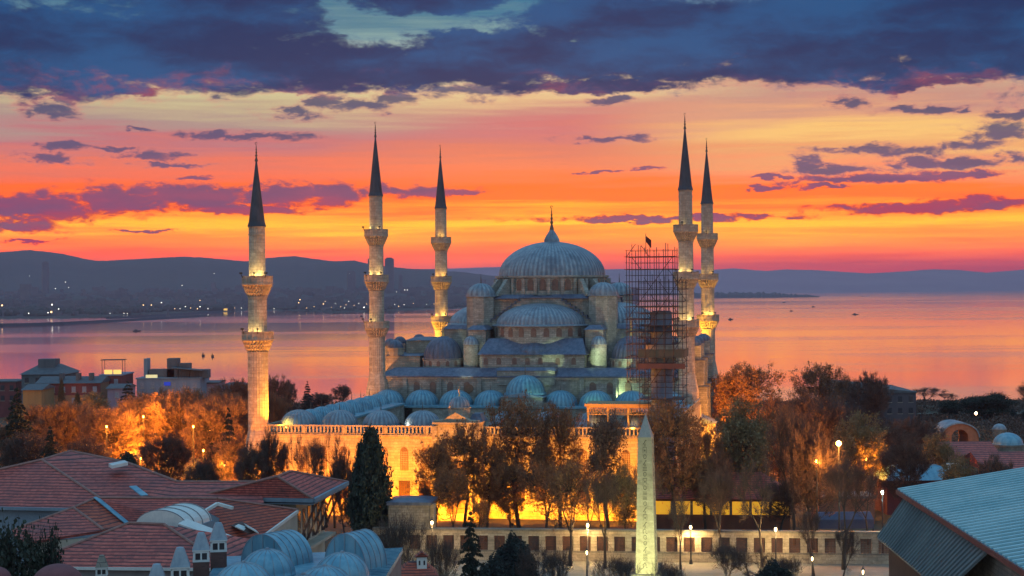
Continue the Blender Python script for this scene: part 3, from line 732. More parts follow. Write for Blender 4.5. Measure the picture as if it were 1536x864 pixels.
# floodlights in a row along the foot of the front wall
OR = (1, .26, .004); YE = (1, .31, .005)
for i in range(10):
    s = 2.6 + i * 6.9; yel = i >= 4
    f = empty('floodlight', L(s, -79.9, 0), RZ)
    tag(f, 'small floodlight on the ground at the foot of the courtyard wall', 'floodlight', 'floodlights along the foot of the courtyard wall')
    MB().box(-.25, .25, -.12, .12, .25, .6).build('housing', iron, f); MB().bar((0, 0, 0), (0, 0, .3), .1).build('stand', iron, f)
    spot(L(s, -79.6, .9), L(s, -71.5, 9.0), 13500 if not yel else 14500, OR if not yel else YE, 150, .6, .4)
for s in (28, 36.5): spot(L(s, -80.5, 1), L(s + (2 if s < 30 else -1), -75, 11), 7000, (1, .36, .02), 90, .7, .3)
# spotlights playing on the lead and stone (cool green white)
GR = (.78, 1, .50)
spot(L(42, -14, 17.6), L(45.4, 6, 22.5), 20000, GR, 13, .5)
spot(L(49.5, -1.6, 14.2), L(54.5, 0, 17.0), 1500, (.72, 1, .42), 100, .3)
spot(L(52, 1.5, 20.4), L(50, 4, 23), 500, (.75, 1, .5), 100, .5)
spot(L(38, -9, 17.4), L(36.5, 3, 22.1), 3600, GR, 22, .5)
spot(L(38.5, -16, 14.2), L(34.2, -4.5, 17.8), 1500, (.6, 1, .6), 34, .5)
spot(L(48.5, -2, 20.8), L(45.2, 14.5, 31), 2600, (.9, .9, .6), 36, .6)
spot(L(20, -14, 17.5), L(18.5, 5, 22), 5000, (.9, .92, .62), 22, .5)
spot(L(46, -12, 14.5), L(46, -4, 16.5), 420, (.7, 1, .3), 60, .5)
spot(L(14, -40, 14), L(15, 15.5, 31), 9000, (1, .42, .16), 14, .7)
spot(L(-4, 2, 15), L(4, 10, 22.5), 6000, (1, .34, .06), 70, .7)
spot(L(70, -4, 1), L(66, 10, 14), 42000, (1, .36, .03), 80, .6, .3)
spot(L(71, 20, 1), L(67, 24, 16), 40000, (1, .34, .03), 90, .6, .3)
spot(L(-6, -20, 6), L(0, 0, 24), 16000, (1, .38, .10), 50, .8, .4)
spot(L(24.2, -70.2, 14.6), L(26.6, -67.4, 15.8), 260, (1, .85, .6), 90, .6)
spot(L(4, -71.0, 14.4), L(6, -67, 15.6), 900, (1, .55, .06), 110, .6)

# ---------------------------------------------------------------- terrain, sea, far shore
def ss(x, a, b):
    t = max(0., min(1., (x - a) / (b - a))); return t * t * (3 - 2 * t)
def ground_z(x, y):
    return G - .02 - ss(y, 480, 860) * 44 - ss(abs(x), 420, 900) * 20
xs = [-1400, -1000, -800] + list(range(-640, 641, 32)) + [800, 1000, 1400]; ys = [-60, 40, 100] + list(range(140, 1000, 22))
g = MB(); g.add([(x, y, ground_z(x, y) + (.0 if 150 < y < 275 and abs(x) < 90 else .25 * sin(x * .11) * sin(y * .083) - .25)) for y in ys for x in xs],
                [(j * len(xs) + i, j * len(xs) + i + 1, (j + 1) * len(xs) + i + 1, (j + 1) * len(xs) + i) for j in range(len(ys) - 1) for i in range(len(xs) - 1)], True)
tag(g.build('ground', earth, None, False), kind='structure')
def sheet(name, pts, z, mat):
    m = MB(); m.add([(p[0], p[1], z) for p in pts], [tuple(range(len(pts)))]); return tag(m.build(name, mat, None, False), kind='structure')

def water_fn(nt, b):
    p, x, y, z = coords(nt, 'Object')
    s1 = noise(vec(x * .00042, y * .0017, 0.), 1, 5, .55); s2 = noise(vec(x * .0025, y * .02, 4.), 1, 4, .6); s3 = noise(vec(x * .03, y * .08, 2.), 1, 4, .6)
    b.inputs['Base Color'].default_value = (1, .95, .94, 1); b.inputs['IOR'].default_value = 1.33; b.inputs['Metallic'].default_value = 1.
    put(b.inputs['Roughness'], .07 + sstep(s1 + (s2 - .5) * .25, .47, .58) * .065)
    b.inputs['Specular IOR Level'].default_value = .8
    bump(nt, b, s3 * 1. + s2 * 2., .03, .2)
sea_m = material('calm sea', water_fn)
m = MB(); m.add([(-16000, 420, 0), (16000, 420, 0), (16000, 19500, 0), (-16000, 19500, 0)], [(0, 1, 2, 3)])
tag(m.build('sea', sea_m, None, False), kind='structure')

def interp(tab, x):
    for (a, b), (c, d) in zip(tab, tab[1:]):
        if a <= x <= c: return b + (d - b) * ss(x, a, c) if False else b + (d - b) * (x - a) / (c - a)
    return tab[0][1] if x < tab[0][0] else tab[-1][1]
shore = [(-500, 480), (-100, 479), (0, 477), (99, 476.6), (158, 474), (213, 470.5), (329, 468), (371, 465.5), (430, 465.4), (470, 466.4), (499, 468.2), (549, 466.6), (640, 464), (686, 462.5), (760, 459), (850, 453), (960, 447)]
crest = [(-500, 395), (-200, 390), (-60, 384), (0, 378), (45, 375), (90, 380), (130, 389), (150, 391.5), (200, 389), (270, 385), (300, 386), (370, 392), (400, 387), (440, 384), (470, 388), (500, 392), (530, 390.5), (560, 397), (600, 402), (650, 404.5), (700, 409), (760, 416), (830, 425), (900, 434), (960, 440)]
rnd = random.Random(5)
pxs = list(range(-500, 961, 6)); rows = []
for px in pxs:
    sy = interp(shore, px); Ys = 75 * F / (sy - 430 + .008 * (px - 768) * 1.0); cy = interp(crest, px) + rnd.uniform(-.35, .35); Yc = 9600 + 300 * sin(px * .02)
    r = []
    for (Y, z) in ((Ys, 0), (Ys + 12, 3), (Ys + 500, 14), ((Ys + 8000) / 2, 42), (8000, 66)): r.append(Vector((ray(px, 430)[0] * Y, Y, z + (rnd.uniform(-3, 5) if z > 10 else -.5 if z == 0 else 0))))
    c = at(px, cy, Yc); c.z = max(c.z, 5); mid = Vector((c.x * .93, Yc * .93, 66 * .35 + c.z * .65)); r += [mid, c, Vector((c.x * 1.3, 12800, -2))]; rows.append(r)
m = MB(); k = len(rows[0]); m.add([v for r in rows for v in r], [(i * k + j, (i + 1) * k + j, (i + 1) * k + j + 1, i * k + j + 1) for i in range(len(rows) - 1) for j in range(k - 1)], True)
tag(m.build('far_hills', hill_m, None, False), kind='structure')
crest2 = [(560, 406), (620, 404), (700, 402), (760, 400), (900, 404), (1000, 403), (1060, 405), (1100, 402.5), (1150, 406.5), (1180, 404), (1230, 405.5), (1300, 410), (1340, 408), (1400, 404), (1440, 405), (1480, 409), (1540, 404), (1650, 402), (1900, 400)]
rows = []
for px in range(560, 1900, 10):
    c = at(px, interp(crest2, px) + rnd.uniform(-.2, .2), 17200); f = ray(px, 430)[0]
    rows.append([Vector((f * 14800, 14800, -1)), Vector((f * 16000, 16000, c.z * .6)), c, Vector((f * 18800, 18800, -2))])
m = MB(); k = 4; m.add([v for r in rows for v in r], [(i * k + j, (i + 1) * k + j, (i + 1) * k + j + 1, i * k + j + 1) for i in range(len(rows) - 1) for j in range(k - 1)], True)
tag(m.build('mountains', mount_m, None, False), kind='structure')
# wooded headland on the right
m = MB(); rows = []
for px in range(1040, 1232, 3):
    Y = 9700; f = ray(px, 430)[0]; h = max(.5, 18 * ss(1226 - px, 0, 90) + 10 + rnd.uniform(-6, 9) * (1 if px < 1195 else .2)) if px < 1222 else 2
    if px > 1205: h = max(1, (1232 - px) * .7)
    rows.append([Vector((f * (Y - 300), Y - 300, -1)), Vector((f * (Y - 250), Y - 250, h * .5)), Vector((f * Y, Y, h)), Vector((f * (Y + 500), Y + 500, -1))])
k = 4; m.add([v for r in rows for v in r], [(i * k + j, (i + 1) * k + j, (i + 1) * k + j + 1, i * k + j + 1) for i in range(len(rows) - 1) for j in range(k - 1)])
tag(m.build('headland', hill_m, None, False), kind='structure')
# the distant city: a mass of blocks nobody could count
m = MB(); rc = random.Random(11)
for i in range(2600):
    px = rc.uniform(-300, 930); sy = interp(shore, px); Ys = 75 * F / (sy - 430 + .008 * (px - 768)); t = rc.random() ** 1.4; Y = Ys + 60 + t * (8600 - Ys); X = ray(px, 430)[0] * Y
    zg = 3 + (Y - Ys) / (8200 - Ys) * 62 if Y < 8200 else 68; w = rc.uniform(7, 22); h = rc.choice((7, 9, 12, 15, 18, 24)) * rc.uniform(.8, 1.2)
    if rc.random() < .02 and Y > 6500: h *= 2.3
    if px < 380 and t < .05: h *= .6
    m.box(X - w, X + w, Y - 8, Y + 8, zg - 20 if zg > 22 else -2, zg + h)
tag(m.build('far_city', city_m), 'hazy mass of low buildings on the far shore below the hills', 'city', kind='stuff')
m = MB(); rc = random.Random(4)
for i in range(1500):
    px = rc.uniform(-300, 930); sy = interp(shore, px); Ys = 75 * F / (sy - 430 + .008 * (px - 768)); Y = Ys + rc.uniform(25, 900); X = ray(px, 430)[0] * Y; w = rc.uniform(8, 20); h = rc.uniform(8, 20) * (1.3 if px < 380 else .8)
    m.lathe([(w, 2), (w * 1.1, 2 + h * .4), (w * .6, 2 + h * .85), (.1, 2 + h)], 6, (X, Y), sm=True, a0=i, a1=i + 2 * pi)
tag(m.build('shore_woods', hill_m), 'dark tree belt along the far shore', 'woods', kind='stuff')
def tower(px, w, top, Y, label, n=1):
    b = at(px, top, Y); t = empty('tower_block', (b.x, Y, 50)); tag(t, label, 'tower')
    W = w * Y / F / 2; MB().box(-W, W, -15, 15, 0, b.z - 50).build('wall', city_m, t); MB().box(-W * .7, W * .7, -8, 8, b.z - 50, b.z - 45).build('roof', city_m, t)
    MB().box(-W, -W + 2.0, -15.5, -15.02, 10, b.z - 55).build('lit_edge', plain('painted edge light', (.30, .20, .14), (.24, .17, .12), 1, .8, 0), t); return t  # the light along the tower's edge is put into this strip's colour
tower(584, 13, 388, 7600, 'wide tower block on the far shore, right behind the second minaret')
tower(556, 8, 388.5, 7600, 'narrow tower block on the far shore peeking out left of the second minaret')
tower(68, 8, 394, 7700, 'lone thin tower block below the hill at the far left')
tower(527, 12, 408, 7900, 'low broad tower block on the far shore between the first two minarets')
tower(601, 5, 413, 8000, 'short slim tower block on the far shore right of the wide one')
# breakwaters
def mole(pts, w, h, label):
    m = MB(); P = [onz(x, y, 0) for x, y in pts]
    for a, b in zip(P, P[1:]):
        d = (b - a).normalized(); n = Vector((-d.y, d.x, 0)) * w
        m.add([a - n, b - n, b + n, a + n, a - n * .5 + Vector((0, 0, h)), b - n * .5 + Vector((0, 0, h)), b + n * .5 + Vector((0, 0, h)), a + n * .5 + Vector((0, 0, h))],
              [(4, 5, 6, 7), (0, 1, 5, 4), (1, 2, 6, 5), (2, 3, 7, 6), (3, 0, 4, 7)])
    return tag(m.build('breakwater', plain('dark wet rock', (.02, .024, .035), (.03, .032, .045), .1, .9, 0)), label, 'breakwater')
mole([(-120, 492), (0, 489.5), (90, 486.5), (200, 481), (308, 474.6)], 9, 5.0, 'long dark breakwater reaching from the left edge into the sea')
mole([(163, 478), (215, 476), (280, 471.5), (330, 468.6)], 9, 5.5, 'shorter breakwater lying behind the long one near the harbour')
t = empty('harbour_light', onz(252, 475.5, 0)); tag(t, 'small dark beacon tower on the shorter breakwater', 'beacon')
MB().lathe([(3, 4), (2.2, 17), (3, 17.4), (1.5, 20), (.2, 22)], 10).build('tower', city_m, t); MB().box(-4, 4, -4, 4, -1, 6).build('base', city_m, t)
# ships
def ship(px, py, ln, label, lit):
    p = onz(px, py, 0); t = empty('ferry', p); tag(t, label, 'ferry')
    h = MB(); h.add([(-ln * .5, -4, 4), (ln * .45, -4, 4), (ln * .55, 0, 4.6), (ln * .45, 4, 4), (-ln * .5, 4, 4), (-ln * .45, -3, 0), (ln * .42, -3, 0), (ln * .47, 0, 0), (ln * .42, 3, 0), (-ln * .45, 3, 0)],
           [(0, 1, 2, 3, 4), (5, 6, 1, 0), (6, 7, 2, 1), (7, 8, 3, 2), (8, 9, 4, 3), (9, 5, 0, 4)]); h.build('hull', city_m, t)
    MB().box(-ln * .42, ln * .38, -3, 3, 4, 10).build('deckhouse', glow_y if lit else city_m, t); MB().box(-ln * .44, ln * .42, -3.6, 3.6, 10, 10.8).box(-ln * .1, ln * .1, -2, 2, 10.8, 14).build('roof', city_m, t)
    return t
ship(333, 467.3, 46, 'brightly lit yellow ferry moored by the far shore left of the first minaret', True)
ship(430, 464.6, 24, 'small lit ferry by the far shore between the first two minarets', True)
def boat(px, py, ln, label):
    p = onz(px, py, 0); t = empty('boat', p, .2); tag(t, label, 'boat')
    MB().add([(-ln * .5, -1.6, 1.6), (ln * .35, -1.6, 1.6), (ln * .55, 0, 2.2), (ln * .35, 1.6, 1.6), (-ln * .5, 1.6, 1.6), (-ln * .45, -1, 0), (ln * .3, -1, 0), (ln * .42, 0, 0), (ln * .3, 1, 0), (-ln * .45, 1, 0)],
           [(0, 1, 2, 3, 4), (5, 6, 1, 0), (6, 7, 2, 1), (7, 8, 3, 2), (8, 9, 4, 3), (9, 5, 0, 4)]).build('hull', iron, t)
    MB().box(-ln * .25, ln * .05, -1, 1, 1.6, 3.6).build('cabin', iron, t)
for px, py, ln, lb in ((1187, 467, 11, 'small dark boat out at sea below the tip of the headland'), (1176, 454, 14, 'tiny dark boat just below the wooded headland'), (1220, 460.5, 13, 'tiny boat right of the other small boats by the headland'),
        (1283, 472, 17, 'low dark boat alone on the open sea to the right'), (1294, 444.5, 24, 'farthest dark boat near the sea horizon on the right'), (1096, 479.5, 11, 'small dark boat next to the rightmost minaret'),
        (205, 497, 15, 'small dark boat in front of the long breakwater'), (305, 534, 3.6, 'left one of two little boats on the sea near the first minaret'), (319, 535, 3.2, 'right one of two little boats on the sea near the first minaret'), (542, 475, 9, 'tiny boat left of the second minaret')):
    boat(px, py, ln, lb)
# lights along the far shore
fw = emis('far warm lamp', (1, .55, .22), 4); fc = emis('far white lamp', (1, .9, .75), 4)
FLs = [(3, 458, 1, 7), (78, 457, 0, 6), (88, 463.5, 0, 4), (43, 470, 0, 4), (77, 468, 1, 8), (72, 469, 0, 4), (215, 457.5, 1, 5), (227, 457.5, 1, 5), (242, 454, 0, 4), (300, 450.5, 1, 4), (98, 423, 0, 4), (83, 433, 0, 4), (103, 431, 0, 3.4), (44, 414, 0, 3.4), (273, 428, 0, 4), (321, 410.5, 0, 4), (165, 470, 0, 3), (186, 470, 0, 3), (191, 470, 0, 3), (196, 470, 1, 3),
       (262, 463, 1, 3.5), (270, 463, 0, 3), (278, 460, 0, 3.6), (286, 462, 1, 3.4), (300, 460, 0, 4), (296, 463, 1, 4), (312, 463, 0, 3.2), (352, 462, 1, 3), (362, 462, 0, 3), (450, 449.5, 1, 5.5), (448, 454, 1, 5), (485, 456, 1, 5), (488, 452, 1, 3), (503, 455, 0, 3), (519, 457, 1, 3), (523, 452, 0, 3), (531, 458, 1, 3), (538, 455, 0, 3),
       (546, 461, 0, 5.5), (550, 456, 1, 3), (511, 460, 1, 3), (517, 462, 0, 3), (497, 461, 1, 3), (460, 462, 1, 3), (411, 463, 0, 3), (471, 460, 1, 2.6), (592, 457, 0, 3), (595, 438, 0, 3), (598, 459.5, 1, 4), (606, 457, 0, 3), (620, 455, 1, 3), (640, 457, 0, 3), (575, 456, 1, 3), (651, 456, 1, 3), (524, 410, 0, 2.6), (607, 435, 0, 5), (611, 435, 0, 5)]
l0 = {}
for px, py, w, r in FLs:
    Ys = 75 * F / (interp(shore, px) - 430 + .008 * (px - 768)); Y = Ys - 8 if py > 445 else 7000
    p = at(px, py, Y)
    r *= .75; key = (w, r)
    if key not in l0:
        o = MB().lathe([(.1, -r * .42), (r * .32, -r * .3), (r * .42, 0), (r * .32, r * .3), (.1, r * .42)], 8).build('shore_lamp', fw if w else fc); l0[key] = o
    else: o = l0[key].copy(); COL.objects.link(o)
    o.location = p; tag(o, 'tiny warm orange lamp glowing on the far shore' if w else 'tiny white lamp shining on the far shore', 'lamp', 'warm lamps on the far shore' if w else 'white lamps on the far shore')

# ---------------------------------------------------------------- plaza, fence, lamps, obelisk
sheet('plaza', [(-70, 186), (95, 174), (98, 219.6), (-66, 229.5)], G + .012, paving)
sheet('path', [(-72, 208), (95, 196), (95, 199), (-72, 211)], G + .016, asphalt)
FA = onz(560, 838, G); FB = onz(1345, 846, G); FD = (FB - FA); FLn = FD.length; FD.normalize(); frz = atan2(FD.y, FD.x)
fence = empty('stone_fence', (FA.x, FA.y, G), frz); tag(fence, 'long low stone wall with grilled square openings along the plaza', 'wall')
bayw = 2.32; nb = int(FLn / bayw); b = MB(); b.box(0, FLn, -.35, .35, 0, 1.35); b.box(0, FLn, -.35, .35, 3.35, 4.0)
for i in range(nb + 1): b.box(i * bayw - .42, i * bayw + .42, -.35, .35, 1.35, 3.35)
b.build('wall', stone_w, fence); c = MB(); c.box(0, FLn, -.55, .55, 4.0, 4.28); c.box(0, FLn, -.42, -.36, 1.2, 1.4); c.build('coping', stone_d, fence)
for i in range(nb):
    g = MB(); x0 = i * bayw + .42; x1 = (i + 1) * bayw - .42
    for j in range(1, 8): x = x0 + (x1 - x0) * j / 8; g.box(x - .028, x + .028, -.03, .03, 1.35, 3.35)
    for j in range(1, 9): z = 1.35 + 2 * j / 9; g.box(x0, x1, -.022, .022, z - .025, z + .025)
    g.build('grille', plain('rusty iron', (.16, .07, .045), (.10, .05, .04), 2, .8, .1), fence)
ks = at(618, 752, 224); kiosk = empty('stone_kiosk', (ks.x, 226, G), frz); tag(kiosk, 'plain stained stone block house with a lead roof left of the grilled wall', 'kiosk')
kz = ks.z - G; MB().box(-2.9, 2.75, -3, 3, 0, kz - .4).build('wall', stone_d, kiosk); MB().box(-3.1, 3.0, -3.2, 3.2, kz - .4, kz).frustum((-3.2, 3.1, -3.3, 3.3), kz, (-1.6, 1.5, -.8, 1.8), kz + .3).build('roof', lead_d, kiosk)
MB().box(2.76, 3.3, -2, -.6, .6, kz - .4).build('pilaster', stone_w, kiosk)
def lamp(px, Y, hpix, label, pole=iron, pw=420, mat=None, col=(1, .62, .22)):
    p = at(px, 800, Y); top = at(px, hpix, Y).z - G; t = empty('street_lamp', (p.x, Y, G)); tag(t, label, 'street lamp', 'street lamps along the plaza')
    MB().lathe([(.24, 0), (.2, .5), (.10, .65), (.075, top - .4), (.12, top - .38), (.12, top - .3)], 8).build('pole', pole, t)
    g_ = .6 if pw < 100 else 1.; MB().lathe([(.08 * g_, top - .25), (.16 * g_, top - .1), (.17 * g_, top + .08), (.10 * g_, top + .2)], 8).build('globe', mat or bulb, t); MB().lathe([(.26, top + .28), (.06, top + .5), (.02, top + .8)], 8).build('cap', pole, t)
    point((0, 0, top - .75), pw * 3.6, col, .22, t)
lamp(648, 216, 784, 'lit street lamp in front of the stone block house', pw=500)
lamp(881.5, 217, 788, 'lit street lamp left of the obelisk on a pale post', stone_w, 620)
lamp(1036, 217, 791, 'lit street lamp just right of the obelisk', pw=620)
lamp(1163.5, 213, 794, 'lit street lamp between bare trees at the right of the plaza', pw=620)
lamp(880, 203, 829, 'short dark garden lamp standing left of the obelisk', pw=60)
lamp(1218, 201, 838, 'short dark garden lamp under the young bare tree at right', pw=60)
lamp(1324, 219, 738.5, 'tall lamp with a cool white glow beside the metal roofed hall', pw=260, mat=bulb_w, col=(.8, 1, .8))
lamp(1294, 197, 858, 'garden lamp whose head barely shows at the bottom edge on the right', pw=60)

# obelisk
ob_m = masonry('obelisk granite', (.46, .40, .28), (.38, .33, .23), (.30, .26, .18), 9, 3.2, stain=.35); ob_t = plain('grey granite cap', (.34, .35, .33), (.25, .26, .26), .8, .7, .2, True)
oy = 204; ot = at(968.3, 621, oy); ob = empty('obelisk', (ot.x, oy, G), -radians(13)); tag(ob, 'tall four sided granite obelisk carved with signs, lit pale green in the foreground', 'obelisk')
oh = ot.z - G
zt = at(968, 655, oy).z - G
def obw(z): return 1.26 - (1.26 - .86) * (z / zt)
MB().box(-1.7, 1.7, -1.7, 1.7, 0, 1.2).box(-2.1, 2.1, -2.1, 2.1, 0, .5).build('pedestal', stone_d, ob)
MB().frustum((-obw(1.2), obw(1.2), -obw(1.2), obw(1.2)), 1.2, (-.86, .86, -.86, .86), zt).build('shaft', ob_m, ob)
MB().frustum((-.86, .86, -.86, .86), zt, (-.03, .03, -.03, .03), oh).build('pyramidion', ob_t, ob)
# carved signs, one column on the front and one on the side
gl = MB(); rg = random.Random(7)
def carve(mb, face):
    q = MB(); z = 2.0
    while z < zt - .6:
        k = rg.randrange(8); w = .42; y0 = 0
        def bx(a, b, c, d): q.box(a, b, -.02, .01, c, d)
        if k == 0:                                       # bird-like sign
            q.tube([(-.30, 0, z + .1), (-.05, 0, z + .35), (.12, 0, z + .62), (.28, 0, z + .6)], .055, 4); bx(-.06, 0, z - .1, z + .2); bx(.06, .12, z - .1, z + .25); h = .85
        elif k == 1:
            for i in range(8): a = 2 * pi * i / 8; a2 = 2 * pi * (i + 1) / 8; q.bar((.25 * cos(a), 0, z + .28 + .25 * sin(a)), (.25 * cos(a2), 0, z + .28 + .25 * sin(a2)), .07)
            bx(-.04, .04, z + .24, z + .32); h = .72
        elif k == 2:
            pts = [(-.38 + .127 * i, 0, z + .1 + (.12 if i % 2 else 0)) for i in range(7)]; q.tube(pts, .04, 4); q.tube([(a, b, c + .22) for a, b, c in pts], .04, 4); h = .5
        elif k == 3: bx(-.32, -.26, z, z + .7); bx(.26, .32, z, z + .7); bx(-.32, .32, z + .7, z + .76); bx(-.1, .1, z + .2, z + .42); h = .95
        elif k == 4: q.bar((-.02, 0, z), (-.02, 0, z + .75), .07); q.bar((-.25, 0, z + .5), (.22, 0, z + .5), .07); h = .95
        elif k == 5: q.tube([(-.3, 0, z), (-.34, 0, z + .4), (-.1, 0, z + .6), (.15, 0, z + .42), (.1, 0, z + .1), (.34, 0, z)], .045, 4); h = .8
        elif k == 6:
            for i in range(3): bx(-.34, .34, z + i * .17, z + i * .17 + .07)
            h = .62
        else: q.tube([(-.25, 0, z), (-.05, 0, z + .8)], .05, 4); q.tube([(.05, 0, z), (.25, 0, z + .55), (.05, 0, z + .75)], .05, 4); h = 1.0
        z += h
    if face == 'front': q.v = [(a * .78, -(obw(c)) - .004 + b * .35, c) for a, b, c in q.v]
    else: q.v = [((obw(c)) + .004 - b * .35, a * .75, c) for a, b, c in q.v]
    mb.add(q.v, q.f)
carve(gl, 'front'); carve(gl, 'side')
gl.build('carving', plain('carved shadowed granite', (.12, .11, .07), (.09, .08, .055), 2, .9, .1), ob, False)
for dx, dy, pw in ((-5.5, -9, 3600), (4.0, -10, 3600)):
    c = Vector((ot.x + dx, oy + dy, G)); f = empty('floodlight', c); tag(f, 'small ground floodlight aimed up at the obelisk', 'floodlight', 'floodlights at the obelisk')
    MB().box(-.2, .2, -.15, .15, .2, .5).build('housing', iron, f); MB().bar((0, 0, 0), (0, 0, .25), .08).build('stand', iron, f)
    spot(c + Vector((0, .2, .7)), (ot.x, oy, G + 8), pw * 1.5, (.95, 1, .45), 92, .6, .2)

# low pavilion behind the fence, lit yellow
pv = at(1085, 745, 246); pav = empty('garden_pavilion', (pv.x, 246, G), frz); tag(pav, 'low tiled pavilion with glowing yellow windows behind the grilled wall', 'pavilion')
pz = pv.z - G; x0, x1 = -10.6, 9.8
MB().box(x0, x1, -1.5, 6, 0, 2.6).box(x0, x1, -1.5, 6, pz - .5, pz).box(x0, x1, 5, 6, 2.6, pz - .5).build('wall', plain('red brown render', (.30, .12, .07), (.22, .09, .06), .6, .9, .1, True), pav)
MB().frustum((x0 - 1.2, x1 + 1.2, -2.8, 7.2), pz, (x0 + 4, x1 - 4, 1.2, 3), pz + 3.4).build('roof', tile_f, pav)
for i in range(7):
    xa = x0 + .2 + i * 2.92; MB().box(xa, xa + 2.5, -1.4, -1.3, 2.65, pz - .55).build('window', emis('warm window glow', (1, .48, .03), 1.3 if i not in (0, 6) else .55), pav)
    MB().box(xa + 2.5, xa + 2.9, -1.6, -1.2, 2.6, pz - .5).build('post', stone_w, pav)
# the timber canopy in front of the scaffold
cz = 18.35; cn = empty('timber_canopy', L(59.3, -67.8), RZ); tag(cn, 'flat timber canopy glowing orange at the foot of the scaffold', 'canopy')
tim = plain('orange lit timber', (.42, .26, .12), (.32, .19, .09), 1, .8, .2)
MB().box(-5.3, 5.3, -2.9, 4, cz - .42, cz).build('cornice', tim, cn)
q = MB(); q.box(-5.0, 5.0, -2.6, -2.45, cz - 1.75, cz - 1.6); q.box(-5.0, 5.0, -2.6, -2.45, cz - .6, cz - .45); x = -5.0
while x < 4.9: q.bar((x, -2.52, cz - 1.65), (x + .4, -2.52, cz - .5), .07); q.bar((x + .4, -2.52, cz - 1.65), (x, -2.52, cz - .5), .07); x += .42
q.build('lattice', tim, cn)
for x in (-4.8, -1.6, 1.6, 4.8): MB().box(x - .15, x + .15, -2.6, -2.3, 13.6, cz - .4).build('post', tim, cn)
for (dx, dz) in ((-3.5, 15.4), (2.5, 15.2)): spot(L(59.3 + dx, -71.9, dz - .6), L(59.3 + dx * .8, -69, cz), 900, (1, .42, .05), 120, .8, .3)

# ---------------------------------------------------------------- houses
def house(name, px0, px1, ytop, Y, dpt, label, wall, roofm, kind='flat', rise=2.0, rz=0., storeys=3, win=None, cat='house', sh=3.0):
    a = at(px0, ytop, Y); b = at(px1, ytop, Y); cx = (a.x + b.x) / 2; w = (b.x - a.x) / 2; zg = ground_z(cx, Y) - .5; t = empty(name, (cx, Y, zg), rz); tag(t, label, cat)
    top = (a.z + b.z) / 2 - zg; ez = top - (rise if kind != 'flat' else .3)
    MB().box(-w, w, 0, dpt, 0, ez).build('wall', wall, t)
    if kind == 'hip': MB().frustum((-w - .6, w + .6, -.6, dpt + .6), ez, (-w * .45, w * .45, dpt * .4, dpt * .6), top).build('roof', roofm, t)
    elif kind == 'gable': MB().add([(-w - .4, -.6, ez), (w + .4, -.6, ez), (w + .4, dpt + .6, ez), (-w - .4, dpt + .6, ez), (-w - .4, dpt / 2, top), (w + .4, dpt / 2, top)], [(0, 1, 5, 4), (2, 3, 4, 5), (0, 4, 3), (1, 2, 5), (3, 2, 1, 0)]).build('roof', roofm, t)
    else: MB().box(-w - .25, w + .25, -.25, dpt + .25, ez, ez + .35).build('roof', roofm, t)
    nw = max(1, int(2 * w / 2.6)); win = win or glass_d
    for f_ in range(storeys):
        z = ez - 2.4 - f_ * sh
        for i in range(nw):
            x = -w + (i + .5) * 2 * w / nw
            o = MB().box(x - .55, x + .55, -.06, .1, z, z + 1.5).build('window', win, t); MB().box(x - .7, x + .7, -.12, -.07, z - .12, z - .02).build('sill', cream, o)
    return t, w, ez
yellow_r = plain('ochre render', (.27, .20, .09), (.21, .155, .075), .4, .9, .1, True); orange_r = plain('orange render', (.34, .20, .12), (.28, .16, .10), .4, .9, .1, True)
pale_r = plain('pale blue render', (.24, .30, .38), (.18, .23, .30), .4, .9, .1, True); mauve = plain('mauve render', (.32, .26, .34), (.24, .2, .27), .4, .9, .1, True)
dk_roof = plain('dark slate roof', (.06, .075, .09), (.10, .115, .13), .6, .7, .2, True); red_w = plain('dark red render', (.20, .06, .06), (.14, .045, .05), .5, .9, .1, True)
win_p = plain('pale curtain window', (.30, .33, .38), (.20, .22, .28), 3, .4, 0)
t, w, ez = house('apartment_house', 32, 96, 548, 470, 16, 'dark glass fronted house with a sloping roof at the far left above the trees', plain('dark teal render', (.07, .10, .12), (.10, .13, .15), .5, .8, .1, True), dk_roof, 'hip', 2.6, storeys=2)
MB().box(-2.5, 2.5, 4, 9, ez + .5, ez + 4.2).build('roof_cabin', dk_roof, t)
t, w, ez = house('apartment_house', 55, 150, 566, 440, 12, 'orange and grey house with a long window band under a lead coloured roof', orange_r, dk_roof, 'gable', 1.6, storeys=3, win=win_p)
MB().box(-w - .02, w + .02, -.05, .4, ez - 3.2, ez - .1).build('upper_band', red_w, t)
for x in (-3, 1.5, 5): MB().box(x, x + 1, 2, 4, ez + .4, ez + 2.6).build('chimney', dk_roof, t)
house('apartment_house', 34, 62, 578, 425, 12, 'plain windowless ochre walled house among the left trees', yellow_r, dk_roof, 'gable', 1.2, storeys=0)
t, w, ez = house('apartment_house', 150, 182, 562, 450, 14, 'narrow house with a lit roof terrace between the orange and the pale house', red_w, pale_r, storeys=3, win=win_p)
for (px_, py_, y_) in ((-2, 1.2, 0), (.5, 1.2, 0)): MB().box(px_, px_ + 2.2, 1, 1.1, ez + .4, ez + 1.6).build('terrace_light', emis('terrace glow', (1, .6, .15), .9), t)
q = MB()
for x in (-2.6, 3.0): q.bar((x, 1, ez), (x, 1, ez + 4.2), .12); q.bar((x, 4, ez), (x, 4, ez + 4.2), .12)
q.box(-3, 3.4, .8, 4.4, ez + 4.2, ez + 4.4); q.build('pergola', iron, t)
house('apartment_house', 161, 190, 577, 436, 10, 'small mauve house with white framed windows half hidden by a fir', mauve, dk_roof, 'gable', 1.0, storeys=2, win=win_p)
t, w, ez = house('apartment_house', 205, 300, 567, 455, 14, 'long pale blue hotel with rooftop huts and chimneys', pale_r, blue_wall, storeys=3, win=win_p)
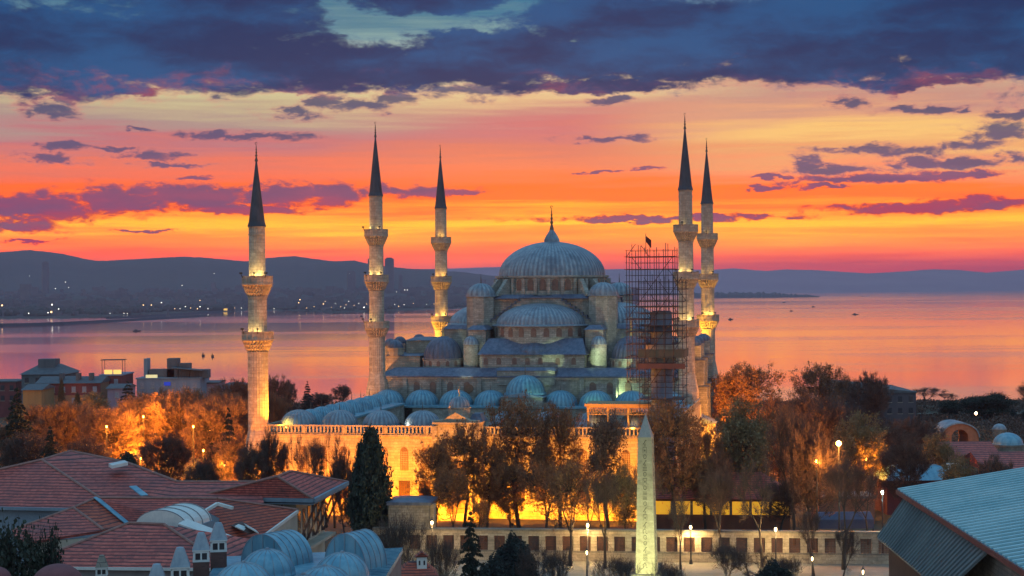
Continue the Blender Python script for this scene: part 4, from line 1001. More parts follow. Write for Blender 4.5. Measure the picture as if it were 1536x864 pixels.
for (x, a, h) in ((-6, 7, 2.6), (-7.5, 1, 5.6), (-1, 3, 5.6), (2.2, 3, 4.2), (5.5, 5, 2.4)): MB().box(x, x + a, 3, 7, ez, ez + h).build('rooftop_hut', dk_roof if a > 2 else blue_wall, t)
MB().box(-6.4, -3.2, .5, .8, ez - .2, ez + 1.2).build('lit_window', emis('pale terrace glow', (1, .85, .4), .5), t)
MB().slab([(1, -1, ez + 3.2), (9.5, -1, ez + 2.4), (9.5, 4, ez + 2.4), (1, 4, ez + 3.2)], .15).build('awning', dk_roof, t)
q = MB(); [q.bar((x, -.9, ez + .3), (x, -.9, ez + 2.5), .08) for x in np.arange(3, 9.5, .8)]; q.build('terrace_rail', iron, t)
MB().box(-1.2, .6, -.10, -.07, ez - 1.8, ez - .8).build('blue_sign', emis('blue glow', (.01, .05, .5), .5), t)
house('apartment_house', 300, 326, 574, 465, 12, 'small grey mauve house with railings at the right end of the left houses', mauve, dk_roof, storeys=2, win=win_p)
house('apartment_house', -30, 24, 572, 480, 12, 'dark house with a roof railing cut by the left edge', red_w, dk_roof, storeys=2)
house('apartment_house', 326, 372, 575, 540, 12, 'low dark roof just left of the first minaret', grey_wall, dk_roof, 'hip', 1.5, storeys=1)
# right side
t, w, ez = house('long_building', 1262, 1374, 588, 430, 30, 'long dark building with a falling roof line behind the right trees', plain('dark stone render', (.06, .06, .075), (.09, .085, .10), .3, .9, .1, True), dk_roof, storeys=2, cat='building')
MB().add([(-w - .2, -.2, ez + .3), (w + .2, -.2, ez + .3), (w + .2, 30, ez + .3), (-w - .2, 30, ez + .3), (-w - .2, -.2, ez + 2.3), (-w - .2, 30, ez + 2.3)], [(0, 1, 4), (3, 5, 2), (4, 1, 2, 5), (0, 4, 5, 3)]).build('sloping_roof', dk_roof, t)
rw = at(1340, 600, 440); rt = empty('garden_wall', (rw.x + 22, 440, ground_z(rw.x, 440)), -.05); tag(rt, 'long low dark wall under the pines on the right', 'wall'); MB().box(-50, 70, 0, 1, 0, 1.7).build('wall', dk_roof, rt); MB().box(-50, 70, -.2, 1.2, 1.7, 1.95).build('coping', stone_d, rt)
def domed(px, py, r, Y, label, mat, dep=1.):
    p = at(px, py, Y); t = empty('domed_hall', (p.x, Y, G)); tag(t, label, 'domed building'); R = r * Y / F; z = p.z - G
    MB().lathe([(R * 1.08, 0), (R * 1.08, z), (R * 1.15, z), (R * 1.15, z + .25)], 16).build('wall', stone_d, t); MB().lathe(dome_prof(R, R * .78, z + .25, 8, .1), 32, rib=.012).build('dome', mat, t)
domed(1512, 668, 22, 300, 'teal domed bath building at the right edge among the trees', lead_t)
domed(1499, 645, 10, 360, 'small pale domed building under the pines at the right', lead)
va = at(1440, 656, 320); vt = empty('arched_gateway', (va.x, 320, G)); tag(vt, 'arched brick gateway with a pale rounded roof on the right', 'gateway'); vz = va.z - G
R = 28 * 320 / F
q = MB(); pts = [(R * cos(pi * i / 14), vz + R * .72 * sin(pi * i / 14)) for i in range(15)]; inn = [(R * .45 * cos(pi * i / 10), vz + R * .42 * sin(pi * i / 10)) for i in range(10, -1, -1)]
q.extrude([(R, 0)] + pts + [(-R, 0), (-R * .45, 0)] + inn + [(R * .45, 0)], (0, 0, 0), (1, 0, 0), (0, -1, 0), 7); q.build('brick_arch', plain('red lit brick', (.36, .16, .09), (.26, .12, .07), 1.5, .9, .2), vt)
q = MB(); pts = [(R * 1.06 * cos(pi * i / 14), vz + R * .80 * sin(pi * i / 14)) for i in range(15)]; pin = [(R * 1.0 * cos(pi * i / 14), vz + R * .725 * sin(pi * i / 14)) for i in range(14, -1, -1)]
q.extrude(pts + pin, (0, -.3, 0), (1, 0, 0), (0, -1, 0), 7.5); q.build('vault_roof', lead, vt)
point(at(1440, 665, 316), 220, (1, .4, .12), .3)
rh = at(1385, 720, 262); t = empty('lead_roofed_house', (rh.x, 262, G), .05); tag(t, 'low house with pale blue hipped lead roof and white chimney behind the metal hall', 'house'); z = rh.z - G; W = 5.9
MB().box(-W, W, 0, 8, 0, z).build('wall', red_w, t); MB().frustum((-W - .6, W + .6, -.7, 8.7), z, (-W + 2.2, W - 2.2, 2.5, 5.5), z + 1.9).build('roof', lead_t, t)
MB().box(W - 1.2, W + .4, 1, 2.2, z, z + 2.1).box(W - 1.4, W + .6, .8, 2.4, z + 2.1, z + 2.4).build('chimney', white_sheet, t)
for (p0, p1, yt, Y, lb) in ((1420, 1500, 668, 285, 'dark tiled roof with a pale ridge left of the teal dome'), (1478, 1580, 684, 262, 'dark tiled house roof below the teal dome at the right edge'), (1395, 1440, 676, 300, 'small tiled house in front of the arched gateway')):
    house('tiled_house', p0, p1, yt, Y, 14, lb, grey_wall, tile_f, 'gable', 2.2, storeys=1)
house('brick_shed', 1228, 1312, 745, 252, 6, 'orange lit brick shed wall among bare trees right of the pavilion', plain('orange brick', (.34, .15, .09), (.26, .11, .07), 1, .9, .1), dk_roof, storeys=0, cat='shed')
t = empty('blue_tarpaulin', at(1268, 770, 236)); t.location.z = G; z = at(1268, 770, 236).z - G; tag(t, 'blue covered market stall in front of the brick shed', 'stall'); W = 4.1
MB().box(-W, W, 0, 3, z - 2.2, z - .9).frustum((-W, W, 0, 3), z - .9, (-W + .2, W - .2, 1.2, 1.8), z).build('cover', plain('blue sheet', (.05, .065, .13), (.07, .085, .15), .6, .7, .1), t)
for x in (-W + .1, W - .1): MB().box(x - .08, x + .08, .1, .26, 0, z - 2.2).build('post', iron, t)
for (px, py, Y, pw, lb) in ((1258, 665, 222, 7000, 'big blazing sodium floodlight among the bare trees on the right'), (1225, 692, 226, 1500, 'smaller sodium lamp left below the big floodlight')):
    p = at(px, py, Y); t = empty('flood_lamp', (p.x, Y, G)); tag(t, lb, 'floodlight'); z = p.z - G; r = .34 if pw > 3000 else .2
    MB().lathe([(.16, 0), (.09, z - r)], 8).build('pole', iron, t); MB().lathe([(r * .3, z - r), (r * .9, z - r * .5), (r, z), (r * .7, z + r * .7), (r * .1, z + r)], 12, sm=True).build('globe', bulb_o, t)
    point((0, -1.2, z), pw, (1, .34, .04), .4, t)
p = at(1464, 620, 400); t = empty('park_lamp', (p.x, 400, G)); tag(t, 'warm lamp shining in front of the pines on the right', 'street lamp'); z = p.z - G
MB().lathe([(.12, 0), (.08, z - .3)], 6).build('pole', iron, t); MB().lathe([(.1, z - .4), (.4, z), (.1, z + .4)], 8, sm=True).build('globe', emis('warm far lamp', (1, .6, .3), 12), t)
LK = 2.0
LL = [(211, 688, 318, 11000), (130, 668, 330, 5200), (262, 660, 352, 9000), (305, 676, 300, 3200), (186, 650, 372, 7500), (336, 640, 380, 7500), (315, 645, 345, 1800), (337, 697, 268, 1300), (100, 640, 400, 5000), (352, 676, 318, 4000), (60, 690, 330, 1500), (215, 625, 322, 7000), (160, 640, 300, 5000), (290, 640, 305, 6000), (250, 690, 290, 5000)]
for i, (px, py, Y, pw) in enumerate(LL):
    p = at(px, py, Y); zz = max(p.z - G, 2.5); t = empty('park_lamp', (p.x, Y, G)); tag(t, 'sodium park lamp glowing orange among the leafless trees on the left', 'street lamp', 'sodium lamps in the left park')
    MB().lathe([(.12, 0), (.08, zz - .3)], 6).build('pole', iron, t); MB().lathe([(.06, zz - .2), (.15, zz), (.06, zz + .2)], 8, sm=True).build('globe', emis('park lamp glow', (1, .5, .1), 18), t)
    point((0, -1.6, zz + .4), pw * LK, (1, .30, .02), .5, t)

# sodium lamps among the trees on the right
for (px, py, Y, pw, lb) in ((1152, 668, 300, 26000, 'sodium lamp half hidden in the lit foliage right of the olive tree'), (1104, 640, 330, 22000, 'sodium lamp low inside the big round tree right of the mosque'), (1196, 690, 280, 9000, 'sodium lamp in the bare trees left of the small sodium lamp'),
                            (1062, 690, 262, 14000, 'sodium lamp behind the trees right of the obelisk'), (1300, 690, 268, 9000, 'sodium lamp among the trees right of the big floodlight'), (1350, 650, 330, 7000, 'sodium lamp deep in the right park below the long building')):
    p = at(px, py, Y); zz = max(p.z - G, 2.5); t = empty('park_lamp', (p.x, Y, G)); tag(t, lb, 'street lamp')
    MB().lathe([(.12, 0), (.08, zz - .3)], 6).build('pole', iron, t); MB().lathe([(.08, zz - .3), (.26, zz), (.08, zz + .3)], 8, sm=True).build('globe', emis('park lamp glow', (1, .5, .1), 25), t)
    point((0, -1.4, zz + .4), pw * .5, (1, .30, .02), .5, t)

# ---------------------------------------------------------------- museum roofs on the left
def roof_faces(mb, polys, th=.22):
    for p in polys: mb.slab(p, th)
def ridge_caps(parent, segs, r=.13):
    m = MB()
    for a, b in segs: m.tube([Vector(a) + Vector((0, 0, .03)), Vector(b) + Vector((0, 0, .03))], r, 6, False)
    return m.build('ridge_tiles', plain('ridge tiles', (.33, .17, .14), (.22, .12, .10), 2, .8, .3), parent)
def wallring(mb, pts, zt, zb, th=.3):
    for a, b in zip(pts, pts[1:]):
        a = Vector((a[0], a[1], 0)); b = Vector((b[0], b[1], 0)); d = (b - a).normalized(); n = Vector((-d.y, d.x, 0)) * th
        mb.add([a, b, b + n, a + n] and [Vector((q.x, q.y, z)) for z in (zb, zt) for q in (a, b, b + n, a + n)], [(0, 1, 5, 4), (1, 2, 6, 5), (2, 3, 7, 6), (3, 0, 4, 7), (4, 5, 6, 7)])
def gutter(parent, segs, mat=blue_wall, r=.11, name='gutter'):
    m = MB()
    for a, b in segs: m.bar(Vector(a) - Vector((0, 0, .12)), Vector(b) - Vector((0, 0, .12)), r * 2)
    return m.build(name, mat, parent)
def origin(name, label, cat='building'):
    t = empty(name, (0, 0, 0)); tag(t, label, cat); return t

# back wing
t = origin('museum_wing', 'largest red tiled roof wing at the back left with a blue grey wall below', 'building')
E0 = onz(-80, 759, 52); E1 = onz(175, 764, 52); A = onz(63, 690, 56); B_ = onz(106, 677, 56.4); Lf = onz(-80, 722, 54.3)
V1 = onz(190, 694, 55.6); W0 = onz(266, 723, 54.2); W1 = onz(388, 723, 54.2); Wb0 = onz(240, 770, 52.2); Wb1 = onz(400, 770, 52.2)
bk = Vector((0, 14, -3.5))
r = MB(); roof_faces(r, [[E0, E1, A], [E0, A, Lf], [A, E1, Wb0, W0, V1], [A, V1, B_]])
roof_faces(r, [[Wb0, Wb1, W1, W0], [W0, W1, W1 + bk, W0 + bk], [B_, V1, V1 + bk], [B_, V1 + bk, B_ + bk], [V1, W0, W0 + bk, V1 + bk], [Lf, A, B_, B_ + bk, Lf + bk]])
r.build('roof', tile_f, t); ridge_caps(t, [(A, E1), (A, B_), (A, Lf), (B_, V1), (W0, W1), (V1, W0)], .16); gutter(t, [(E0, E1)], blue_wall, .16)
w = MB(); wallring(w, [E0 + Vector((0, .8, 0)), E1 + Vector((-1.5, .8, 0))], 51.8, 37); w.build('wall', blue_wall, t)
s0 = onz(163, 702, 55.4); s1 = onz(187, 697, 55.6)
sk = MB(); sk.slab([s0 + Vector((0, 0, .5)), onz(168, 705, 55.4) + Vector((0, 0, .5)), onz(192, 700, 55.6) + Vector((0, 0, .5)), s1 + Vector((0, 0, .5))], .35); sk.build('skylight', white_sheet, t)
g0 = onz(199, 731, 54.0); g1 = onz(217, 745, 53.3); m = MB(); m.bar(g0 + Vector((0, 0, .12)), g1 + Vector((0, 0, .12)), .8, .1); m.build('valley_flashing', lead_t, t)

# corner pavilion with the overhanging eaves
t = origin('corner_pavilion', 'tiled corner pavilion with wide eaves on brown struts at the right end of the museum', 'building')
c0 = onz(292, 746, 53); c1 = onz(470, 749, 53); c2 = onz(521, 723, 53); e1 = onz(416, 715, 55.3); e2 = onz(436, 707, 55.3); c3 = c2 + (c0 - c1) * .85
r = MB(); roof_faces(r, [[c0, c1, e1], [c1, c2, e2, e1], [c2, c3, e2], [c3, c0, e1, e2]], .12); r.build('roof', tile_f, t); ridge_caps(t, [(e1, c1), (e1, e2), (e2, c2), (e1, c0)], .15)
gutter(t, [(c0, c1), (c1, c2)], blue_wall, .2, 'eaves_board')
ux = (c1 - c0).normalized(); uy = (c2 - c1).normalized(); dz = Vector((0, 0, -.45))
sf = MB(); sf.slab([c0 + dz, c1 + dz, c2 + dz, c3 + dz], .12); sf.build('soffit', blue_wall, t)
k0 = c1 - ux * 2.3 + uy * 1.6; k1 = c2 - ux * 2.3 - uy * 1.6; k0b = k0 - ux * 9; k1b = k1 - ux * 9
w = MB(); wallring(w, [k1, k0, k0b], 52.4, 37, -.3); wallring(w, [k0 - ux * .5, k0b], 47.5, 37, -.5); w.build('wall', cream, t)
Ln = (k1 - k0).length; nw = 6
for i in range(nw):
    a = k0 + uy * (Ln * (i + .22) / nw); b = k0 + uy * (Ln * (i + .72) / nw)
    q = MB(); q.add([Vector((p.x, p.y, z)) + ux * o for o in (.0, .08) for z in (47.9, 51.4) for p in (a, b)], [(0, 1, 3, 2), (4, 6, 7, 5), (0, 4, 5, 1), (2, 3, 7, 6), (0, 2, 6, 4), (1, 5, 7, 3)])
    q.build('window', glass_d, t)
for i in range(4):
    a = k0 + uy * (Ln * (i * .3 + .02)); MB().bar(Vector((a.x, a.y, 47.9)) + ux * .1, Vector((a.x, a.y, 52.5)) + ux * 2.2, .22).build('strut', dark_wood, t)
for i in range(2):
    a = k0 - ux * (1.2 + i * 3.0); MB().bar(Vector((a.x, a.y, 48.6)) - uy * .1, Vector((a.x, a.y, 52.5)) - uy * 1.4, .2).build('strut', dark_wood, t)
q = MB(); q.slab([k0 + ux * 1.3 + Vector((0, 0, 47.6 - 53)), k1 + ux * 1.3 + Vector((0, 0, 47.6 - 53)), k1 + Vector((0, 0, 47.6 - 53)), k0 + Vector((0, 0, 47.6 - 53))], .3); q.build('ledge', cream, t)

# middle wing
t = origin('museum_wing', 'middle red tiled roof wing with a teal valley strip behind the front roof', 'building')
R0 = onz(145, 747, 56); R1 = onz(326, 748, 56); Hx = onz(110, 762, 55.35); D0 = onz(155, 795, 54); D1 = onz(18, 796, 53.9); D2 = onz(30, 815, 53.4); Q0 = onz(192, 786, 54); M1 = onz(330, 800, 53.6)
K0 = onz(446, 765, 54.4); K1 = onz(394, 803, 53.0); K2 = onz(376, 814, 52.7); K3 = onz(318, 800, 53.7)
r = MB(); roof_faces(r, [[R0, Q0, M1, R1], [D2, D0, Hx], [D2, Hx, D1]]); roof_faces(r, [[D1, Hx, R0, R0 + Vector((-6, 9, -3.5))], [R0, R1, R1 + Vector((0, 8, -3.4)), R0 + Vector((-6, 9, -3.5))]])
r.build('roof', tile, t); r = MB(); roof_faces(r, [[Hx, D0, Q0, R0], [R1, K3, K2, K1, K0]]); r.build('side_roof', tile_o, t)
ridge_caps(t, [(R0, R1), (Hx, R0), (Hx, D0), (Hx, D1), (R1, K0)]); m = MB(); m.bar(R0 + Vector((0, 0, .1)), Q0 + Vector((0, 0, .12)), .75, .08); m.build('valley_strip', lead_t, t)
w = MB(); w.add([K1 - Vector((0, 0, .2)), K0 - Vector((0, 0, .2)), Vector((K0.x, K0.y, 40)), Vector((K1.x, K1.y, 40))], [(0, 1, 2, 3)])
w.build('wall', cream, t); w = MB(); wallring(w, [D2 + Vector((.4, .6, 0)), D0 + Vector((2, .6, 0))], 53.4, 38); w.build('side_wall', cream, t)
gutter(t, [(K1, K0)], white_sheet, .14, 'verge_board')
gq = K1 + (K0 - K1) * .12; q = MB()
for f_ in (.15, .62): 
    a = K1 + (K0 - K1) * f_; b = K1 + (K0 - K1) * (f_ + .2); q = MB(); off = Vector((.25, -.18, 0))
    q.add([Vector((p.x, p.y, z)) + off for z in (50.6, 52.2) for p in (a, b)] + [Vector((p.x, p.y, z)) for z in (50.6, 52.2) for p in (a, b)], [(0, 1, 3, 2), (4, 6, 7, 5), (0, 4, 5, 1), (2, 3, 7, 6), (0, 2, 6, 4), (1, 5, 7, 3)]); q.build('window', glass_d, t)
# L shaped dormer opening
d0 = onz(307, 767, 55.4); d1 = onz(326, 755.5, 55.9); d2 = onz(349, 762, 55.6); d3 = onz(328, 778, 54.9)
q = MB(); q.bar(d0, d1, .28, .25); q.bar(d1, d2, .28, .25); q.build('dormer_edge', white_sheet, t)
q = MB(); q.add([d0, d3, d3 - Vector((0, 0, .9)), d0 - Vector((0, 0, .9))], [(0, 1, 2, 3)]); q.add([d0 + Vector((0, .3, 0)), d3 + Vector((0, .3, 0)), d3 + Vector((0, .3, -.9)), d0 + Vector((0, .3, -.9))], [(3, 2, 1, 0)]); q.build('dormer_cheek', blue_wall, t)
for (xa, ya, xb, yb, xc, yc, xd, yd) in ((352, 789, 366, 795, 371, 791, 358, 786), (365, 784, 384, 795, 388, 799, 372, 790)):
    z = 54.1; q = MB(); q.slab([onz(xa, ya, z), onz(xb, yb, z - .25), onz(xc, yc, z - .2), onz(xd, yd, z + .1)], .1); q.build('roof_window', white_sheet, t)
q = MB(); q.slab([onz(347, 789, 54.02), onz(374, 801, 53.6), onz(386, 797, 53.7), onz(360, 781, 54.2)], .08); q.v = [(a, b, c + .04) for a, b, c in q.v]; q.build('roof_opening', dark_wood, t)

# front wing
t = origin('museum_wing', 'nearest red tiled hipped roof in the bottom left with a pale gutter', 'building')
f0 = onz(31, 849, 55.4); f1 = onz(342, 852, 55.4); f2 = onz(194, 785, 57.5); f3 = onz(246, 787, 57.5)
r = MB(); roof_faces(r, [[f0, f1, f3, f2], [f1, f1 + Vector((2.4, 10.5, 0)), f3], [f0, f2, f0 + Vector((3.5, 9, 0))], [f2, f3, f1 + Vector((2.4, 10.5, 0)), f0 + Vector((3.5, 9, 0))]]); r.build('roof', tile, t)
ridge_caps(t, [(f0, f2), (f2, f3), (f3, f1)], .12); gutter(t, [(f0, f1), (f0, f0 + Vector((3.5, 9, 0)))], white_sheet, .10)
w = MB(); wallring(w, [f0 + Vector((.6, .5, 0)), f1 + Vector((-.4, .5, 0))], 55.1, 42); w.build('wall', grey_wall, t); MB().tube([f0 + Vector((.1, -.1, -.2)), f0 + Vector((.1, -.1, -6))], .07, 6).build('downpipe', white_sheet, t)
for i in range(3):
    a = f0 + Vector((2.5 + i * 3.2, .42, 0)); MB().box(a.x, a.x + .9, a.y - .04, a.y + .3, 52.4, 54.2).build('window', glass_d, t)
# translucent barrel skylight and its sloping strip
sb = onz(236, 786, 57.2); t = empty('barrel_skylight', (sb.x, sb.y + 1.2, 56.6), -.25); tag(t, 'pale translucent barrel skylight between the tiled roofs', 'skylight')
q = MB(); R = 2.15; N = 14
pts = [(R * cos(pi * i / N), .1 + 1.35 * sin(pi * i / N)) for i in range(N + 1)]; q.extrude(pts, (0, 0, 0), (1, 0, 0), (0, -1, 0), 4.5); q.build('vault', white_sheet, t)
q = MB()
for k in range(4):
    for i in range(N): q.bar((R * 1.01 * cos(pi * i / N), .05 + k * 1.4, .12 + 1.37 * sin(pi * i / N)), (R * 1.01 * cos(pi * (i + 1) / N), .05 + k * 1.4, .12 + 1.37 * sin(pi * (i + 1) / N)), .06)
q.build('rib', grey_wall, t); MB().box(-R - .1, R + .1, -.1, 4.6, -1.4, .12).build('curb', blue_wall, t)
a0 = onz(267, 785, 57.3); a1 = onz(371, 821, 55.3); a2 = onz(378, 815, 55.4); a3 = onz(280, 778, 57.4); t = origin('sloping_skylight', 'long white sloping skylight strip running down beside the chimneys', 'skylight')
q = MB(); q.slab([a0, a1, a2, a3], .12); q.build('panel', white_sheet, t); q = MB(); q.slab([v - Vector((0, 0, .14)) for v in (a0, a1, a2, a3)], 1.1); q.build('box', blue_wall, t)

# chimneys
def chimney(px, ytop, Y, wpx, label, cap=lead, shaft=brick, zb=50, loc_scale=1.):
    p = at(px, ytop, Y); w = wpx * Y / F / 2; t = empty('chimney', (p.x, Y, zb), .18); tag(t, label, 'chimney', 'chimneys in front of the museum roofs'); H = p.z - zb
    MB().box(-w, w, -w, w, 0, H - 2.1 * w - 1.5 * w).build('shaft', shaft, t); z = H - 3.6 * w
    b = MB(); b.box(-w * 1.04, w * 1.04, -w * 1.04, w * 1.04, z, z + .25 * w); b.box(-w * 1.08, w * 1.08, -w * 1.08, w * 1.08, z + 1.35 * w, z + 1.5 * w)
    for sx in (-1, 1):
        for sy in (-1, 1): b.box(*sorted((sx * w, sx * w * .72)), *sorted((sy * w, sy * w * .72)), z + .25 * w, z + 1.35 * w)
    for s_ in (-1, 1):
        b.box(-.1 * w, .1 * w, *sorted((s_ * w * .98, s_ * w * .8)), z + .25 * w, z + 1.35 * w); b.box(*sorted((s_ * w * .98, s_ * w * .8)), -.1 * w, .1 * w, z + .25 * w, z + 1.35 * w)
        b.box(-w, w, *sorted((s_ * w * .99, s_ * w * .82)), z + 1.1 * w, z + 1.35 * w); b.box(*sorted((s_ * w * .99, s_ * w * .82)), -w, w, z + 1.1 * w, z + 1.35 * w)
    b.build('vent', white_sheet, t); MB().box(-w * .7, w * .7, -w * .7, w * .7, z + .25 * w, z + 1.34 * w).build('flue', iron, t)
    MB().lathe([(w * 1.55, z + 1.5 * w), (w * 1.42, z + 1.7 * w), (w * .75, z + 3.2 * w), (w * .55, z + 3.5 * w), (.05, z + 3.6 * w)], 4, a0=pi / 4, a1=pi / 4 + 2 * pi).build('cap', cap, t)
chimney(327.5, 783, 104, 24, 'brick chimney with pale vented head, rightmost and tallest of its row')
chimney(301.5, 798, 101, 24, 'brick chimney with pale vented head, second from the right in its row')
chimney(270, 820, 98, 27, 'brick chimney with pale vented head, third from the right in its row')
chimney(235, 845, 95, 28, 'chimney of which only the pale cap shows above the bottom edge')
chimney(152.5, 832, 102, 17, 'small dark stone chimney with a pointed cap in front of the nearest tiled roof', stone_d, stone_d)
for (px, py, rp, Y, lb) in ((86, 846, 38, 92, 'dull red dome rising over the bottom edge left of the dark chimney'), (-8, 850, 24, 92, 'dull red dome cut by the bottom left corner')):
    p = at(px, py, Y); R = rp * Y / F; t = empty('red_dome', (p.x, Y, 50)); tag(t, lb, 'dome')
    MB().lathe(dome_prof(R, R * .8, p.z - 50 - R * .8, 10, .05), 32, sm=True).build('shell', plain('dull red plaster', (.20, .07, .075), (.15, .055, .06), 1.2, .9, .2), t); MB().lathe([(R * 1.05, 0), (R * 1.05, p.z - 50 - R * .8)], 24).build('drum', grey_wall, t)

# lead domed bath house
z0 = 57.35; t = origin('lead_domed_bath', 'bath house roof with rounded teal lead domes and two vaults at the bottom centre left', 'building')
ra = onz(604, 823, z0); rb = onz(566, 885, z0); rc_ = onz(330, 835, z0); rd = onz(290, 900, z0)
q = MB(); q.slab([rd, rb, ra, rc_], .3); q.build('roof', lead_t, t)
q = MB(); nseam = 26
for i in range(nseam + 1):
    a = rb + (ra - rb) * (i / nseam); d = (rd - rb).normalized(); q.bar(a + Vector((0, 0, .04)), a + d * 2.6 + Vector((0, 0, .04)), .07, .06)
for i in range(10):
    a = onz(330 + i * 4, 838 + i * 3.5, z0); 
q.build('roof_seam', lead_t, t)
w = MB(); wallring(w, [rb + Vector((-.1, 0, 0)), ra + Vector((-.1, 0, 0))], z0 - .3, 38, .4); w.build('wall', plain('rose brown stone wall', (.34, .24, .20), (.25, .18, .16), .6, .9, .2, True), t)
def barrel(px0, px1, py, ytop, Y, ln, ang, lab):
    a = onz(px0, py, z0 + .05); b = onz(px1, py, z0 + .05); c = (a + b) / 2; R = (b - a).length / 2; H = at((px0 + px1) / 2, ytop, c.y).z - z0
    q = MB(); N = 18; pts = [(R * cos(pi * i / N), H * sin(pi * i / N)) for i in range(N + 1)]; q.extrude(pts, (0, 0, 0), (1, 0, 0), (0, -1, 0), ln); 
    M = Matrix.Translation((c.x, c.y, z0)) @ Matrix.Rotation(ang, 4, 'Z'); o = q.xf(M).build('vault', lead_t, t)
    q = MB()
    for k in range(int(ln / .55) + 1):
        for i in range(N): q.bar((R * 1.005 * cos(pi * i / N), k * .55, H * 1.01 * sin(pi * i / N)), (R * 1.005 * cos(pi * (i + 1) / N), k * .55, H * 1.01 * sin(pi * (i + 1) / N)), .06, .05)
    q.bar((0, -.03, .1), (0, -.03, H), .05, .04)
    for x in (-.5, .5): q.bar((x * R, -.03, .1), (x * R, -.03, H * .84), .05, .04)
    q.xf(M).build('vault_seam', lead, o)
barrel(350, 440, 846, 802, 107, 2.6, -.62, '')
barrel(479, 556, 852, 801, 103, 2.2, -.55, '')
for (px, py, rp, Y) in ((401, 824, 41, 100), (365, 844, 44, 95), (513, 829, 41, 98), (487, 849, 44, 93), (455, 862, 30, 90)):
    p = at(px, py, Y); R = rp * Y / F; zc = p.z; hh = R * .86
    q = MB().lathe(dome_prof(R, hh, zc - hh, 12, .05), 32, (p.x, Y), sm=True); q.lathe([(R * 1.04, z0), (R * 1.04, zc - hh)], 24, (p.x, Y)); o = q.build('dome', lead_t, t)
    q = MB()
    for k in range(16):
        a = 2 * pi * k / 16; pts = [(p.x + R * 1.005 * cos(b) * cos(a), Y + R * 1.005 * cos(b) * sin(a), zc - hh + hh * 1.01 * sin(b)) for b in np.linspace(0, pi / 2 * .94, 9)]; q.tube(pts, .028, 4, False)
    q.lathe([(.12, zc), (.1, zc + .1), (.03, zc + .14)], 8, (p.x, Y)); q.build('dome_seam', lead, o)
a = onz(526, 812, z0); q = MB(); finial(q, (a.x, a.y + .5), at(526, 806, a.y).z - .1, .7, 6); q.build('finial', lead, t)
# little gatehouse below the bare tree
p = at(633, 833, 150); t = empty('gatehouse', (p.x, 150, G), .1); tag(t, 'small red roofed gatehouse with a little pale belfry at the bottom', 'building'); z = p.z - G
MB().box(-2.0, 1.0, 0, 3, 0, z - 1.9).build('wall', grey_wall, t); MB().frustum((-2.6, 1.5, -.7, 3.6), z - 1.9, (-1.2, .3, 1.1, 1.8), z - .8).build('roof', tile_o, t)
b = MB().box(-.45, .45, .3, 1.2, z - 1.9, z - .2).build('belfry', white_sheet, t); MB().extrude([(-.65, z - .22), (.65, z - .22), (0, z + .25)], (0, .2, 0), (1, 0, 0), (0, -1, 0), 1.1).build('belfry_roof', tile_o, b)
for x in (-.22, .22): MB().extrude([(-.08, 0), (.08, 0), (.08, .35), (0, .45), (-.08, .35)], (x, .29, z - .95), (1, 0, 0), (0, -1, 0), .05).build('belfry_opening', iron, b)

# ---------------------------------------------------------------- metal roofed hall on the right
t = origin('metal_roofed_hall', 'big standing seam metal roof with a red edge filling the bottom right corner', 'building')
A0 = onz(1347, 735, 56.0); B0 = Vector((A0.x - 2.6, 84, 56.0)); sl = .165; wd = 26.0
dirx = Vector((1, .02, sl)).normalized()
C0 = A0 + Vector((wd, -1.0, wd * sl)); D0_ = B0 + Vector((wd, -1.0, wd * sl))
q = MB(); q.slab([A0, B0, D0_, C0], .16); q.slab([C0, D0_, D0_ + Vector((wd, -.5, -wd * sl)), C0 + Vector((wd, -.5, -wd * sl))], .16)
metal = plain('blue green metal roofing', (.035, .145, .185), (.06, .20, .25), .35, .62, .12, False, .0, c3=(.13, .27, .32)); metal_d = plain('grey green metal roofing', (.12, .17, .18), (.17, .225, .23), .35, .5, .12, True, .2, c3=(.09, .125, .135))
q.build('upper_roof', metal, t)
N = 54; q = MB()
for i in range(N + 1):
    a = A0 + (B0 - A0) * (i / N); c = C0 + (D0_ - C0) * (i / N); u = Vector((0, 0, .055)); q.bar(a + u, c + u, .36, .18)
q.build('seam', plain('pale metal seam', (.26, .50, .54), (.42, .64, .66), .12, .5, .1), t)
q = MB(); q.bar(A0 + Vector((-.06, .3, -.2)), B0 + Vector((-.06, 0, -.2)), .14, .42); q.build('fascia', plain('dull red paint', (.22, .06, .05), (.16, .05, .045), 1, .7, .1), t)
a = A0 + Vector((.5, -.9, -.5)); Dn = (B0 - A0).normalized(); b = onz(1487, 825, 55.5); b = a + Dn * (a.y - b.y); e0 = onz(1316, 806, 51.7); e1 = Vector((e0.x + .2 - 1.9, 123.5, 51.6))
e1 = Vector((32.4, 123.5, 51.6))
q = MB(); q.slab([a, e0, e1, b], .14); q.build('lower_roof', metal_d, t)
q = MB(); N = 30
for i in range(N + 1):
    p0 = a + (b - a) * (i / N); p1 = e0 + (e1 - e0) * (i / N); q.bar(p0 + Vector((-.03, 0, .06)), p1 + Vector((-.03, 0, .06)), .06, .10)
q.build('lower_seam', metal_d, t)
w = MB(); wallring(w, [Vector((e0.x + .9, e0.y - .6, 0)), Vector((e1.x + .9, e1.y, 0))], 51.3, 38, .4); w.build('side_wall', dark_wood, t)
w = MB(); wallring(w, [Vector((A0.x + 1.2, A0.y - 1, 0)), Vector((B0.x + 1.2, B0.y, 0))], 55.4, 38, .4); wallring(w, [Vector((A0.x + 1.2, A0.y - 1, 0)), Vector((C0.x + 20, A0.y - 1.6, 0))], 55.6, 38, .4); w.build('wall', stone_d, t)

